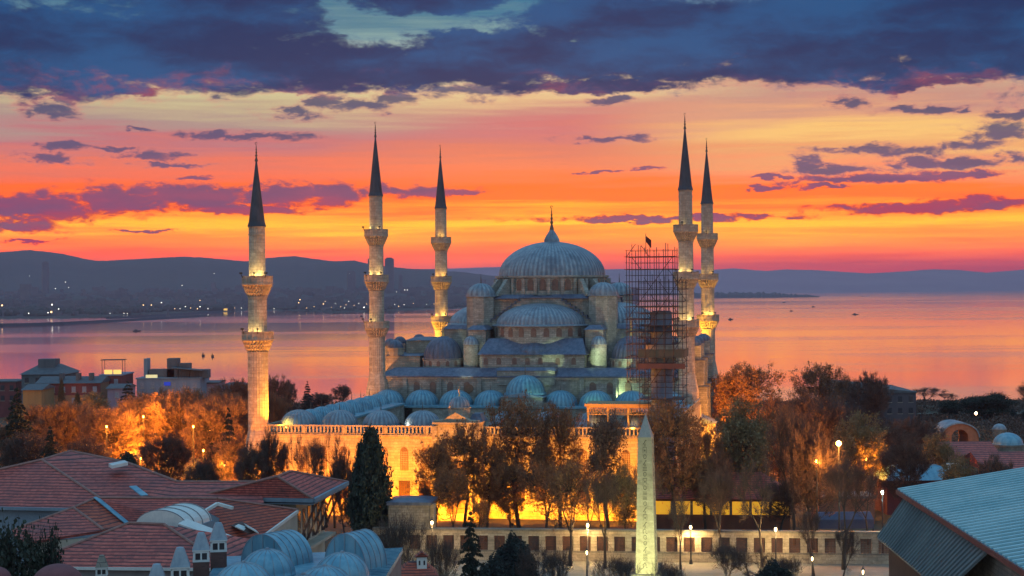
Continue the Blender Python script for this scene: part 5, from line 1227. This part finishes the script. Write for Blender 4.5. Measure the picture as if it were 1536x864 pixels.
# ---------------------------------------------------------------- trees
twig_b = plain('brown twigs', (.17, .10, .06), (.24, .14, .08), .5, .9, 0); twig_d = plain('dark twigs', (.085, .055, .045), (.14, .088, .065), .5, .9, 0)
leaf_a = plain('withered brown leaves', (.27, .125, .05), (.18, .085, .042), .35, .85, 0, c3=(.10, .06, .04)); leaf_o = plain('olive brown leaves', (.24, .17, .075), (.17, .13, .065), .35, .85, 0)
needle = plain('dark evergreen needles', (.020, .032, .024), (.034, .045, .028), .4, .85, 0, c3=(.05, .04, .028)); needle_b = plain('blue green needles', (.018, .034, .032), (.03, .05, .045), .4, .85, 0)
shrub_l = plain('dark shrub leaves', (.022, .03, .03), (.035, .045, .036), .5, .85, 0)

def skel(seed, fork=.25, spread=.55, up=.35, depth=5, nchild=(2, 4), lean=0., stems=1, crown=(1., 1., .5)):
    """a branching skeleton of unit height: polylines with radii, and the anchor points of the twigs"""
    rn = random.Random(seed); lines = []; tips = []
    def rv(): return Vector((rn.gauss(0, 1), rn.gauss(0, 1), rn.gauss(0, 1)))
    def grow(p, d, Ln, r, dep):
        pts = [p.copy()]; rs = [r]; q = p.copy(); dd = d.copy(); n = 4 if dep > 2 else 3
        for i in range(n):
            dd = (dd + rv() * .10 + Vector((0, 0, up * .12))).normalized(); q = q + dd * Ln / n; pts.append(q.copy()); rs.append(r * (1 - .38 * (i + 1) / n))
            if dep <= 2: tips.append((q.copy(), dd.copy(), dep))
            if dep <= 3 and dep > 0 and i > 0 and rn.random() < .75:
                x = (dd + rv() * spread * 1.2).normalized(); grow(q, x, Ln * .55, rs[-1] * .5, dep - 2 if dep > 1 else 0)
        lines.append((pts, rs))
        if dep > 0:
            k = rn.randint(*nchild); base = rn.uniform(0, 6.28)
            side = dd.cross(Vector((.3, .2, 1))).normalized()
            for j in range(k):
                a = base + 2 * pi * j / k + rn.uniform(-.4, .4); o = Matrix.Rotation(a, 3, dd) @ side
                x = (dd * 1. + o * spread * rn.uniform(.6, 1.25) + Vector((0, 0, up * .35))).normalized(); grow(q, x, Ln * rn.uniform(.66, .86), rs[-1] * .72, dep - 1)
    for s in range(stems):
        a = rn.uniform(0, 6.28) if stems > 1 else 0
        d = Vector((cos(a) * (.38 if stems > 1 else lean), sin(a) * (.38 if stems > 1 else 0), 1)).normalized(); grow(Vector((cos(a) * .02, sin(a) * .02, 0)), d, fork, .028 if stems == 1 else .02, depth)
    zs = [p.z for p, _, _ in tips]; h = max(zs); xsx = sorted(sqrt(p.x ** 2 + p.y ** 2) for p, _, _ in tips); wr = xsx[int(len(xsx) * .93)]
    def N(p): return Vector((p.x / wr * .5, p.y / wr * .5, p.z / h))
    return [([N(p) for p in pts], rs) for pts, rs in lines], [(N(p), d, k) for p, d, k in tips]

def tree_kind(seed, H, W, leafy, leafs, size, trunk_m, crown_m, minr=.0, twigs=0, fill=0, low=.27, uptw=.35, tl=.06, **kw):
    """returns (trunk mesh, crown mesh) at real size H x W"""
    lines, tips = skel(seed, **kw); rn = random.Random(seed); nr = np.random.RandomState(seed)
    S_ = lambda p: Vector((p.x * W, p.y * W, p.z * H))
    m = MB(); nodes = []
    for pts, rs in lines:
        r = [max(x * H * 1.0, .016) for x in rs]
        m.tube([S_(p) for p in pts], r, 5 if rs[0] > .012 else 3)
        if rs[0] > .004: nodes += [tuple(S_(p)) for p in pts[1:]]
    T = np.array([tuple(S_(p)) for p, _, _ in tips]); Dn = np.array([tuple(d) for _, d, _ in tips]); vs = []; fs = []
    if fill:                                  # sprays of twigs filling an uneven crown
        Nn = np.array(nodes); C = []; D = []
        ph = nr.uniform(0, 6.28, 6)
        while len(C) < fill:
            v = nr.normal(0, 1, 3); v /= np.linalg.norm(v); a = atan2(v[1], v[0]); lob = 1 + .13 * sin(3 * a + ph[0] + 2 * v[2]) + .10 * sin(5 * a + ph[1] - 3 * v[2]) + .08 * sin(7 * v[2] + ph[2])
            rr = nr.uniform(.30, 1) ** .45 * lob * .92; zc = H * (low + (1 - low) * .5); c = np.array((v[0] * W * .5 * rr, v[1] * W * .5 * rr, zc + v[2] * H * (1 - low) * .5 * rr * (1.0 if v[2] > 0 else .95)))
            if sin(c[0] * 1.1 + ph[3]) * sin(c[1] * 1.1 + ph[4]) * sin(c[2] * .9 + ph[5]) > .30: continue
            d = Nn - c; dist = np.sqrt((d ** 2).sum(1)) + np.maximum(0, Nn[:, 2] - c[2]) * 2; k = int(dist.argmin()); b = Nn[k]; mid = (b + c) / 2 + np.array((0, 0, -.12 * dist[k])); m.tube([tuple(b), tuple(mid), tuple(c)], [.05, .03, .012], 3); C.append(c); D.append((c - mid) / (np.linalg.norm(c - mid) + 1e-6))
        T = np.concatenate([np.array(C), T[::4]]); Dn = np.concatenate([np.array(D), Dn[::4]])
    tm = m.mesh('trunk', trunk_m)
    def quads(C, A, B):
        n0 = sum(len(v) for v in vs); V = np.stack([C - A - B, C + A - B, C + A + B, C - A + B], 1).reshape(-1, 3); vs.append(V)
        q = np.arange(len(C) * 4).reshape(-1, 4) + n0; fs.append(q)
    if leafs:
        idx = nr.randint(0, len(T), leafs); C = T[idx] + nr.normal(0, leafy, (leafs, 3)); A = nr.normal(0, 1, (leafs, 3)); A /= np.linalg.norm(A, axis=1)[:, None]; B = np.cross(A, nr.normal(0, 1, (leafs, 3))); B /= np.linalg.norm(B, axis=1)[:, None]
        sz = size * nr.uniform(.5, 1.3, (leafs, 1)); quads(C, A * sz * .5, B * sz * .38)
    if twigs:
        idx = nr.randint(0, len(T), twigs); D = Dn[idx] * 1.1 + nr.normal(0, .5, (twigs, 3)); D[:, 2] += uptw; D /= np.linalg.norm(D, axis=1)[:, None]; ln = nr.uniform(.35, 1.2, (twigs, 1)) * H * tl
        C = T[idx] + D * ln * .5 + nr.normal(0, .16, (twigs, 3)); B = np.cross(D, nr.normal(0, 1, (twigs, 3))); B /= np.linalg.norm(B, axis=1)[:, None]; quads(C, D * ln * .5, B * max(.010, minr))
    V = np.concatenate(vs); Fc = np.concatenate(fs); cm = bpy.data.meshes.new('crown'); cm.vertices.add(len(V)); cm.vertices.foreach_set('co', V.ravel())
    cm.loops.add(Fc.size); cm.loops.foreach_set('vertex_index', Fc.ravel()); cm.polygons.add(len(Fc)); cm.polygons.foreach_set('loop_start', np.arange(0, Fc.size, 4)); cm.polygons.foreach_set('loop_total', np.full(len(Fc), 4)); cm.materials.append(crown_m); cm.update(); cm.validate()
    return tm, cm, H, W
def cloud_mesh(name, C, size, nr, mat, flat=.5, droop=0):
    n = len(C); A = nr.normal(0, 1, (n, 3)); A[:, 2] *= flat; A /= np.linalg.norm(A, axis=1)[:, None]; B = np.cross(A, nr.normal(0, 1, (n, 3))); B /= np.linalg.norm(B, axis=1)[:, None]; sz = size * nr.uniform(.5, 1.3, (n, 1))
    V = np.stack([C - A * sz * .5 - B * sz * .22, C + A * sz * .5 - B * sz * .22, C + A * sz * .5 + B * sz * .22, C - A * sz * .5 + B * sz * .22], 1).reshape(-1, 3)
    Fc = np.arange(n * 4).reshape(-1, 4); cm = bpy.data.meshes.new(name); cm.vertices.add(len(V)); cm.vertices.foreach_set('co', V.ravel()); cm.loops.add(Fc.size); cm.loops.foreach_set('vertex_index', Fc.ravel())
    cm.polygons.add(n); cm.polygons.foreach_set('loop_start', np.arange(0, Fc.size, 4)); cm.polygons.foreach_set('loop_total', np.full(n, 4)); cm.materials.append(mat); cm.update(); return cm
def cypress_kind(seed, H, W, n=16000, mat=needle):
    nr = np.random.RandomState(seed); rn = random.Random(seed); m = MB(); m.tube([(0, 0, 0), (.1, 0, H * .5), (0, 0, H * .95)], [.35, .22, .04], 7); pts = []
    for i in range(150):
        z = H * rn.uniform(.10, .97); f = z / H; rad = W * .5 * min(1, (f / .22) ** .6) * max(.06, (1 - ((f - .25) / .76) ** 1.6 if f > .25 else 1)) * rn.uniform(.72, 1.12); a = rn.uniform(0, 6.28)
        tip = Vector((rad * cos(a), rad * sin(a), z + rad * .5)); b = Vector((0, 0, z - rad * .2)); m.tube([b, (b + tip) / 2 + Vector((0, 0, -.1)), tip], [.06, .04, .015], 3)
        k = n // 150; t = nr.uniform(.35, 1.08, (k, 1)); pts.append(np.array(b) + (np.array(tip) - np.array(b)) * t + nr.normal(0, .30, (k, 3)) * np.array([1, 1, 1.5]))
    return m.mesh('trunk', bark), cloud_mesh('crown', np.concatenate(pts), .42, nr, mat, 2.5), H, W
def fir_kind(seed, H, W, n=9000, mat=needle_b, ragged=.3, layers=13):
    nr = np.random.RandomState(seed); rn = random.Random(seed); m = MB(); m.tube([(0, 0, 0), (.1, .1, H * .5), (0, 0, H)], [H * .016, H * .010, .02], 6); pts = []; per = []
    for i in range(layers):
        f = .16 + .82 * i / (layers - 1); nb_ = rn.randint(4, 7)
        for j in range(nb_):
            a = 2 * pi * j / nb_ + rn.uniform(-.5, .5); rad = W * .5 * (1 - f) ** .8 * 1.15 * rn.uniform(1 - ragged, 1 + ragged * .5) + .15; z = H * f; tip = np.array((rad * cos(a), rad * sin(a), z - rad * .12 + rn.uniform(-.2, .3))); b = np.array((0, 0, z))
            m.tube([b, (b + tip) / 2 + np.array((0, 0, rad * .08)), tip], [.05 + .05 * (1 - f), .04, .012], 3); per.append((b, tip, rad))
    tot = sum(p[2] for p in per)
    for b, tip, rad in per:
        k = max(6, int(n * rad / tot)); t = nr.uniform(.12, 1.05, (k, 1)); c = b + (tip - b) * t; c[:, 2] += np.sin(t[:, 0] * pi) * rad * .08; w = rad * .16 * (1.15 - t); pts.append(c + nr.normal(0, 1, (k, 3)) * np.concatenate([w, w, w * .35 + .04], 1))
    return m.mesh('trunk', bark), cloud_mesh('crown', np.concatenate(pts), .34, nr, mat, .4), H, W
def pine_kind(seed, H, W, n=20000, mat=needle):
    nr = np.random.RandomState(seed); rn = random.Random(seed); m = MB(); m.tube([(0, 0, 0), (.2, 0, H * .4), (0, .1, H * .8)], [.3, .24, .1], 7); pts = []
    for i in range(34):
        z = H * rn.uniform(.26, .97); f = (z / H - .26) / .71; rad = W * .5 * sqrt(max(.05, 1 - (f * 1.02 - .25) ** 2 * 1.3)) * rn.uniform(.3, 1); a = rn.uniform(0, 6.28); c = np.array((rad * cos(a), rad * sin(a), z)); m.tube([(0, 0, z * .86), tuple(c * .6 + np.array((0, 0, z * .36))), tuple(c)], [.10, .06, .02], 3)
        s = rn.uniform(.6, 1.15) * W * .12; pts.append(c + nr.normal(0, 1, (n // 34, 3)) * np.array((s, s, s * .8)))
    return m.mesh('trunk', bark), cloud_mesh('crown', np.concatenate(pts), .36, nr, mat, .8), H, W
def shrub_kind(seed, H, W, n=7000, mat=shrub_l):
    nr = np.random.RandomState(seed); v = nr.normal(0, 1, (n, 3)); v[:, 2] = abs(v[:, 2]); v /= np.linalg.norm(v, axis=1)[:, None]; r = nr.uniform(.62, 1.0, (n, 1)) ** .5; lump = 1 + .12 * np.sin(v[:, :1] * 7 + seed) * np.cos(v[:, 1:2] * 6)
    C = v * r * lump * np.array((W / 2, W / 2, H * .98)) + np.array((0, 0, .1)); m = MB(); m.tube([(0, 0, 0), (.1, 0, H * .4), (.2, .1, H * .8)], [.1, .07, .02], 5); m.tube([(0, 0, 0), (-.2, .1, H * .4), (-.4, .1, H * .7)], [.09, .06, .02], 5)
    return m.mesh('trunk', bark), cloud_mesh('crown', C, .28, nr, mat, 1), H, W

K = {
 'A1': tree_kind(11, 16, 11, .42, 6400, .23, bark, leaf_a, twigs=6500, minr=.016, fill=330, fork=.26, spread=.55, depth=4),
 'A2': tree_kind(23, 16, 11, 42e-2, 6400, .23, bark, leaf_a, twigs=6500, minr=.016, fill=330, low=.24, fork=.22, spread=.6, depth=4, nchild=(2, 3)),
 'A3': tree_kind(37, 16, 10, .45, 10000, .25, bark, leaf_o, twigs=3500, minr=.022, fill=300, fork=.28, spread=.5, depth=4),
 'N1': tree_kind(41, 16, 7, .42, 7500, .23, bark, twig_d, twigs=3500, minr=.022, fill=240, low=.22, fork=.24, spread=.32, depth=4, up=.8),
 'B1': tree_kind(53, 15, 11, .2, 0, .1, bark, twig_b, twigs=21000, minr=.022, fill=420, low=.14, uptw=.8, tl=.085, fork=.16, spread=.45, depth=4, nchild=(3, 4), up=.7),
 'B2': tree_kind(67, 15, 11, .2, 0, .1, bark, twig_b, twigs=21000, minr=.022, fill=420, low=.10, uptw=.6, tl=.08, fork=.14, spread=.5, depth=4, nchild=(3, 4), up=.5),
 'V1': tree_kind(71, 12, 8, .2, 0, .1, bark, twig_d, twigs=3200, minr=.012, tl=.09, fork=.24, spread=.60, depth=4, nchild=(2, 4)),
 'V2': tree_kind(83, 12, 9, .2, 300, .2, bark, twig_d, twigs=2800, minr=.012, tl=.09, fork=.18, spread=.75, depth=4, nchild=(2, 4), lean=.1),
 'V3': tree_kind(97, 12, 8, .4, 2600, .20, bark, leaf_a, twigs=2200, minr=.014, fill=110, low=.38, tl=.08, fork=.24, spread=.6, depth=4, nchild=(2, 4), up=.6),
 'D1': tree_kind(113, 15, 11, .4, 2200, .22, bark, twig_d, twigs=11000, minr=.02, fill=320, low=.22, uptw=.6, tl=.08, fork=.2, spread=.5, depth=4, nchild=(3, 3), up=.5),
 'W1': tree_kind(131, 6, 6, .2, 0, .1, bark_l, twig_d, twigs=2600, minr=.010, tl=.11, fork=.12, spread=.6, depth=4, nchild=(3, 3), stems=3, up=.6),
 'C1': cypress_kind(5, 15, 6), 'F1': fir_kind(7, 12, 7), 'F2': fir_kind(9, 12, 8, ragged=.55, layers=17, n=11000, mat=needle), 'P1': pine_kind(3, 14, 10), 'S1': shrub_kind(2, 7.5, 6.2, n=15000), 'E1': tree_kind(151, 20, 6, .42, 17000, .24, bark, needle, twigs=1500, minr=.02, fill=380, low=.18, fork=.24, spread=.4, depth=4), 'S2': shrub_kind(6, 4, 5, mat=needle)}
CATN = {'A': 'autumn_tree', 'N': 'autumn_tree', 'B': 'bare_tree', 'V': 'bare_tree', 'D': 'bare_tree', 'W': 'bare_shrub', 'C': 'evergreen_tree', 'F': 'fir_tree', 'P': 'pine_tree', 'S': 'shrub', 'E': 'evergreen_tree'}
rt_ = random.Random(77)
def tree(px, ytop, Y, wpx, kind, label, group=None, zg=None):
    tm, cm, H, W = K[kind]; p = at(px, ytop, Y); z0_ = ground_z(p.x, Y) if zg is None else zg; h = p.z - z0_; w = wpx * Y / F
    nm = CATN[kind[0]]; r = empty(nm, (p.x, Y, z0_), rt_.uniform(0, 6.28)); r.scale = (w / W * 1.0, w / W * 1.0, h / H); tag(r, label, 'shrub' if kind[0] in 'SW' else 'tree', group)
    for n_, me in (('trunk', tm), ('crown', cm)):
        o = bpy.data.objects.new(n_, me); COL.objects.link(o); o.parent = r
    return r
GL = 'leafless trees glowing orange in the left park'; GD = 'dim trees at the back of the left park'; GW = 'trees between the plaza wall and the courtyard'; GR_ = 'trees on the right of the mosque'; GP = 'bare trees along the plaza'
T = [
 # left park
 (110, 605, 345, 105, 'B1', 'round leafless tree lit orange, behind the ridge of the biggest tiled roof', GL), (165, 617, 322, 95, 'B2', 'leafless tree lit orange just left of the brightest glow in the left park', GL), (218, 592, 338, 105, 'B1', 'leafless crown lit orange below the long pale blue hotel', GL),
 (268, 588, 330, 110, 'B2', 'widest brightly lit orange leafless crown in the left park', GL), (318, 600, 318, 90, 'B1', 'leafless orange lit tree next to the dark fir by the first minaret', GL), (345, 592, 362, 80, 'B2', 'dim orange leafless tree touching the left side of the first minaret', GL),
 (62, 615, 370, 90, 'B2', 'leafless rust brown tree below the ochre house', GL), (10, 640, 380, 90, 'B1', 'leafless rust brown tree at the left edge', GL), (345, 571, 430, 66, 'D1', 'dark bare crown above the orange ones left of the first minaret', GD), (418, 566, 430, 46, 'D1', 'dark bare tree just right of the first minaret', GD),
 (402, 590, 350, 60, 'B1', 'orange tinted leafless tree behind the first minaret on its right', GL), (432, 572, 470, 28, 'D1', 'narrow dark tree standing above the courtyard domes', GD), (511, 578, 520, 28, 'D1', 'small dark crown against the sea left of the second minaret', GD), (476, 590, 500, 50, 'D1', 'low dark tree behind the row of small side domes', GD),
 (138, 590, 412, 62, 'A3', 'olive green broad crown directly below the orange and grey house', GD), (190, 604, 400, 46, 'A3', 'olive green crown left of the hotel facade', GD), (46, 652, 290, 95, 'D1', 'dark bare tree behind the left end of the biggest tiled roof', GD), (130, 660, 292, 80, 'D1', 'dark bare tree rising right behind the ridge of the biggest tiled roof', GD),
 (244, 652, 278, 74, 'D1', 'brownish bare tree between the two brightest orange glows', GD), (192, 683, 262, 60, 'C1', 'low dark green tree hugging the notch of the biggest tiled roof', GD), (345, 655, 268, 66, 'D1', 'olive grey bare tree left below the first minaret', GD), (380, 668, 252, 60, 'D1', 'bare tree in front of the foot of the first minaret', GD),
 (410, 650, 254, 44, 'D1', 'bare brush like tree right of the foot of the first minaret', GD), (300, 690, 254, 50, 'D1', 'low bare tree above the ridge of the back tiled wing', GD), (443, 655, 254, 50, 'V2', 'small bare tree in front of the left end of the courtyard wall', GP), (470, 660, 250, 46, 'V1', 'bare tree with few limbs over the corner pavilion', GP), (500, 652, 252, 60, 'V2', 'bare tree leaning right beside the dark slim conifer', GP),
 (518, 680, 232, 46, 'D1', 'brown bushy tree between the corner pavilion and the big dark evergreen', GP), (25, 582, 300, 70, 'F2', 'tall ragged cedar at the far left edge', None), (75, 640, 285, 50, 'F2', 'shorter ragged cedar right of the tall one at the far left', None), (343, 612, 292, 36, 'F1', 'dark layered fir standing in the orange glow left of the first minaret', None), (318, 664, 268, 46, 'F2', 'low ragged fir with flat branches in front of the orange glow', None),
 (461, 572, 470, 22, 'F1', 'small pointed fir above the courtyard side domes', None), (482, 683, 243, 22, 'F1', 'slim dark conifer in front of the orange courtyard wall', None), (92, 572, 420, 14, 'C1', 'thin dark cypress by the ochre house', None), (116, 592, 400, 18, 'C1', 'dark cypress right of the ochre house', None), (192, 572, 424, 46, 'F1', 'snow grey fir in front of the mauve house', None), (560, 688, 300, 16, 'F1', 'small fir low behind the evergreen', None),
 (557, 647, 226, 66, 'C1', 'big dense dark evergreen against the orange courtyard wall', None), (541, 668, 228, 36, 'C1', 'second dark evergreen spire fused to the left of the big one', None),
 # in front of the courtyard
 (652, 662, 236, 70, 'A1', 'brown autumn tree right of the stone block house', GW), (690, 632, 240, 78, 'A2', 'tall brown autumn tree in front of the gabled portal', GW), (730, 655, 238, 66, 'A1', 'brown autumn tree between the portal and the biggest central tree', GW), (716, 745, 227, 36, 'V3', 'small slender tree with few brown leaves in front of the yellow glow', GW),
 (782, 596, 241, 98, 'A2', 'biggest autumn tree in the middle, its crown over the courtyard domes', GW), (838, 606, 246, 84, 'A1', 'broad autumn tree joined to the right of the biggest central one', GW), (765, 690, 236, 60, 'A1', 'low autumn crown under the biggest central tree', GW),
 (851, 690, 216, 84, 'V3', 'forked dark tree with open limbs left of the pale lamp post', GP), (907, 622, 234, 58, 'N1', 'tall narrow dark tree left of the obelisk', GW), (672, 700, 229, 58, 'V3', 'dark forked tree standing close to the stone block house on its right', GP), (812, 690, 230, 74, 'V3', 'dark tree with a broad open fork below the biggest central crown', GP), (880, 715, 228, 50, 'V1', 'thin dark forked tree directly behind the pale lamp post', GP), (968, 690, 226, 60, 'V1', 'bare dark tree half hidden behind the obelisk', GP),
 (936, 700, 231, 50, 'A3', 'low leafy tree just left of the obelisk', GW), (908, 705, 214, 62, 'V1', 'thin bare forked tree by the pale lamp post left of the obelisk', GP),
 (1014, 596, 237, 94, 'A2', 'large autumn tree directly right of the obelisk', GW), (1056, 640, 243, 66, 'A1', 'autumn tree second to the right from the obelisk', GW), (992, 680, 248, 50, 'A1', 'leafy low tree peeping out right behind the obelisk', GW), (1018, 745, 213, 50, 'V2', 'crooked little bare tree right of the obelisk', GP),
 (1126, 546, 345, 106, 'A1', 'big round tree against the pink sea right of the mosque', GR_), (1090, 560, 352, 50, 'A2', 'dark edged tree touching the right side of the mosque', GR_), (1112, 604, 250, 96, 'A3', 'olive brown tree with dark trunk in front of the big round one', GR_), (1165, 610, 262, 80, 'A1', 'rust brown tree right of the olive brown one', GR_), (1225, 545, 405, 74, 'A2', 'dark tree with tall crown left of the long dark building', GR_),
 (1200, 592, 310, 84, 'D1', 'brown bare tree below the dark tall crown', GR_), (1262, 560, 420, 30, 'V3', 'thin pointed tree top right of the dark tall crown', GR_), (1300, 562, 385, 70, 'D1', 'bristling dark crown in front of the long dark building', GR_), (1248, 600, 288, 86, 'D1', 'wide bare crown above the blazing floodlight', GR_), (1290, 622, 268, 90, 'A3', 'olive brown crown right of the blazing floodlight', GR_),
 (1335, 636, 292, 92, 'D1', 'brown bare crown below the long dark building', GR_), (1378, 628, 318, 84, 'D1', 'bare crown at the right end of the long dark building', GR_), (1352, 662, 258, 70, 'D1', 'dark bare tree above the pale blue hipped roof', GR_), (1402, 655, 272, 66, 'A3', 'brown green tree left of the brick archway', GR_), (1438, 690, 250, 70, 'A3', 'olive tree just above the metal roof', GR_), (1490, 686, 245, 66, 'D1', 'low brown brush above the top edge of the metal roof', GR_),
 (1385, 582, 490, 62, 'V1', 'fan shaped bare tree silhouetted against the pink sea', GR_), (1352, 590, 480, 40, 'D1', 'bare tree behind the far end of the long dark building', GR_), (1415, 590, 500, 36, 'V1', 'small bare silhouette left of the pines', GR_), (1538, 575, 420, 44, 'V1', 'bare tree cut by the right edge above the small firs', GR_), (1446, 606, 480, 60, 'D1', 'low bare thicket tree between the pines', GR_),
 (1424, 602, 440, 34, 'P1', 'small wide topped pine left of the big pines', None), (1468, 597, 432, 52, 'P1', 'left one of the two big dark pines at the right', None), (1497, 592, 428, 52, 'P1', 'right one of the two big dark pines at the right', None), (1520, 612, 425, 20, 'F1', 'small fir right of the big pines', None), (1536, 616, 430, 26, 'F1', 'fir at the right edge beside the small one', None),
 (1082, 705, 217, 62, 'V1', 'bare tree with an upright fork in front of the yellow pavilion', GP), (1072, 680, 236, 60, 'D1', 'bare tree over the left half of the pavilion roof', GP), (1140, 690, 214, 76, 'V2', 'wide bare tree before the right end of the pavilion', GP), (1192, 612, 232, 70, 'V1', 'tall bare tree with thick trunk left of the blue stall', GP), (1222, 640, 228, 84, 'D1', 'tall bare tree whose limbs cross the small sodium lamp', GP),
 (1262, 690, 212, 86, 'V1', 'wide bare tree in front of the orange brick shed', GP), (1300, 700, 232, 60, 'V2', 'bare tree beside the tall cool white lamp', GP), (1221, 765, 204, 42, 'V1', 'young bare tree under the garden lamp on the right', GP), (1262, 792, 198, 46, 'V1', 'youngest bare tree near the corner of the metal roof', GP), (1168, 720, 240, 60, 'D1', 'bare tree behind the wall right of the pavilion windows', GP),
 # foreground plants
 (600, 778, 168, 88, 'W1', 'bare many stemmed shrub tree beside the lead domed bath', None), (706, 768, 186, 52, 'F2', 'dark ragged young cedar near the bottom between the bath and the round shrub', None), (770, 806, 192, 76, 'S1', 'big round clipped dark shrub at the bottom', None), (742, 838, 178, 80, 'S1', 'second dark shrub at the bottom edge left of the round one', None), (660, 812, 176, 56, 'W1', 'bare pale shrub behind the little gatehouse', None),
 (806, 812, 180, 60, 'V2', 'gnarled bare tree right of the round shrub', None), (838, 828, 176, 56, 'W1', 'bare shrub between the round shrub and the garden lamp', None), (925, 838, 180, 66, 'W1', 'bare bush just left of the obelisk foot', None), (1000, 846, 178, 50, 'W1', 'low bare bush just right of the obelisk foot', None),
 (1088, 818, 196, 66, 'W1', 'bare bush at the bottom below the fork of the pavilion tree', None), (1138, 822, 192, 62, 'V2', 'twisted low bare tree on the plaza right of the centre', None), (1180, 838, 184, 60, 'W1', 'low bush at the bottom edge under the lamp on the right', None), (1160, 846, 180, 80, 'S1', 'dark low shrub at the bottom edge right of the obelisk', None), (10, 789, 98, 105, 'E1', 'dark evergreen bush in the bottom left corner', None), (56, 802, 101, 62, 'E1', 'small leafy tree top beside the dark evergreen bush in the bottom left', None),
 (620, 700, 300, 1, 'F1', '', None),
]
for a in T:
    if a[5]: tree(*a)
# low growth nobody could count, hiding the far end of the gardens
def thicket(name, label, rows, mat, n, sz):
    nr = np.random.RandomState(len(label)); C = []; pts = [(x, Y, h, w) for (xa, xb, st_, Y, h, w) in rows for x in range(xa, xb, st_)]
    for (px, Y, h, w) in pts:
        Y = Y + nr.uniform(-15, 15); X = ray(px, 500)[0] * Y; zb = ground_z(X, Y); hh = h * nr.uniform(.6, 1.25); k = n // len(pts); W = w * nr.uniform(.7, 1.3)
        v = nr.normal(0, 1, (k, 3)); v /= np.linalg.norm(v, axis=1)[:, None]; v[:, 2] = abs(v[:, 2]); c = v * nr.uniform(.35, 1, (k, 1)) ** .5 * np.array((W, W, hh)); c *= 1 + .10 * nr.normal(0, 1, (k, 1)); C.append(c + np.array((X, Y, zb)))
    me = cloud_mesh(name, np.concatenate(C), sz, nr, mat, 1); o = bpy.data.objects.new(name, me); COL.objects.link(o); tag(o, label, 'undergrowth', kind='stuff')
thicket('undergrowth', 'dark low growth closing the gardens before the sea', [(-20, 570, 26, 540, 3.5, 6), (-20, 540, 30, 490, 4, 5), (1075, 1600, 26, 530, 2.0, 6), (1085, 1600, 28, 480, 2.0, 6), (1090, 1600, 32, 430, 3.2, 6), (1290, 1600, 30, 385, 5.0, 5)], twig_d, 90000, .5)
thicket('underbrush', 'brown brush between the park trees', [(-20, 350, 30, 390, 5, 6), (-20, 350, 34, 340, 4, 5), (-20, 350, 36, 290, 3, 4), (1090, 1560, 34, 350, 5.5, 5), (1090, 1560, 36, 310, 5, 4.5), (1180, 1520, 40, 280, 4, 4)], twig_b, 70000, .36)

# ---------------------------------------------------------------- haze over the sea and the far shore
hz = MB().box(-14500, 14500, -900, 19600, -46, 312).build('haze', None); tag(hz, 'thin morning haze over the sea and the far hills', 'haze', kind='stuff')
hm = bpy.data.materials.new('haze'); hm.use_nodes = True; nt = hm.node_tree; nt.nodes.clear(); o_ = nt.nodes.new('ShaderNodeOutputMaterial'); v_ = nt.nodes.new('ShaderNodeVolumePrincipled')
v_.inputs['Density'].default_value = 5.2e-5; v_.inputs['Color'].default_value = (.84, .62, .84, 1); v_.inputs['Anisotropy'].default_value = .1; nt.links.new(v_.outputs[0], o_.inputs['Volume']); hz.data.materials.append(hm)
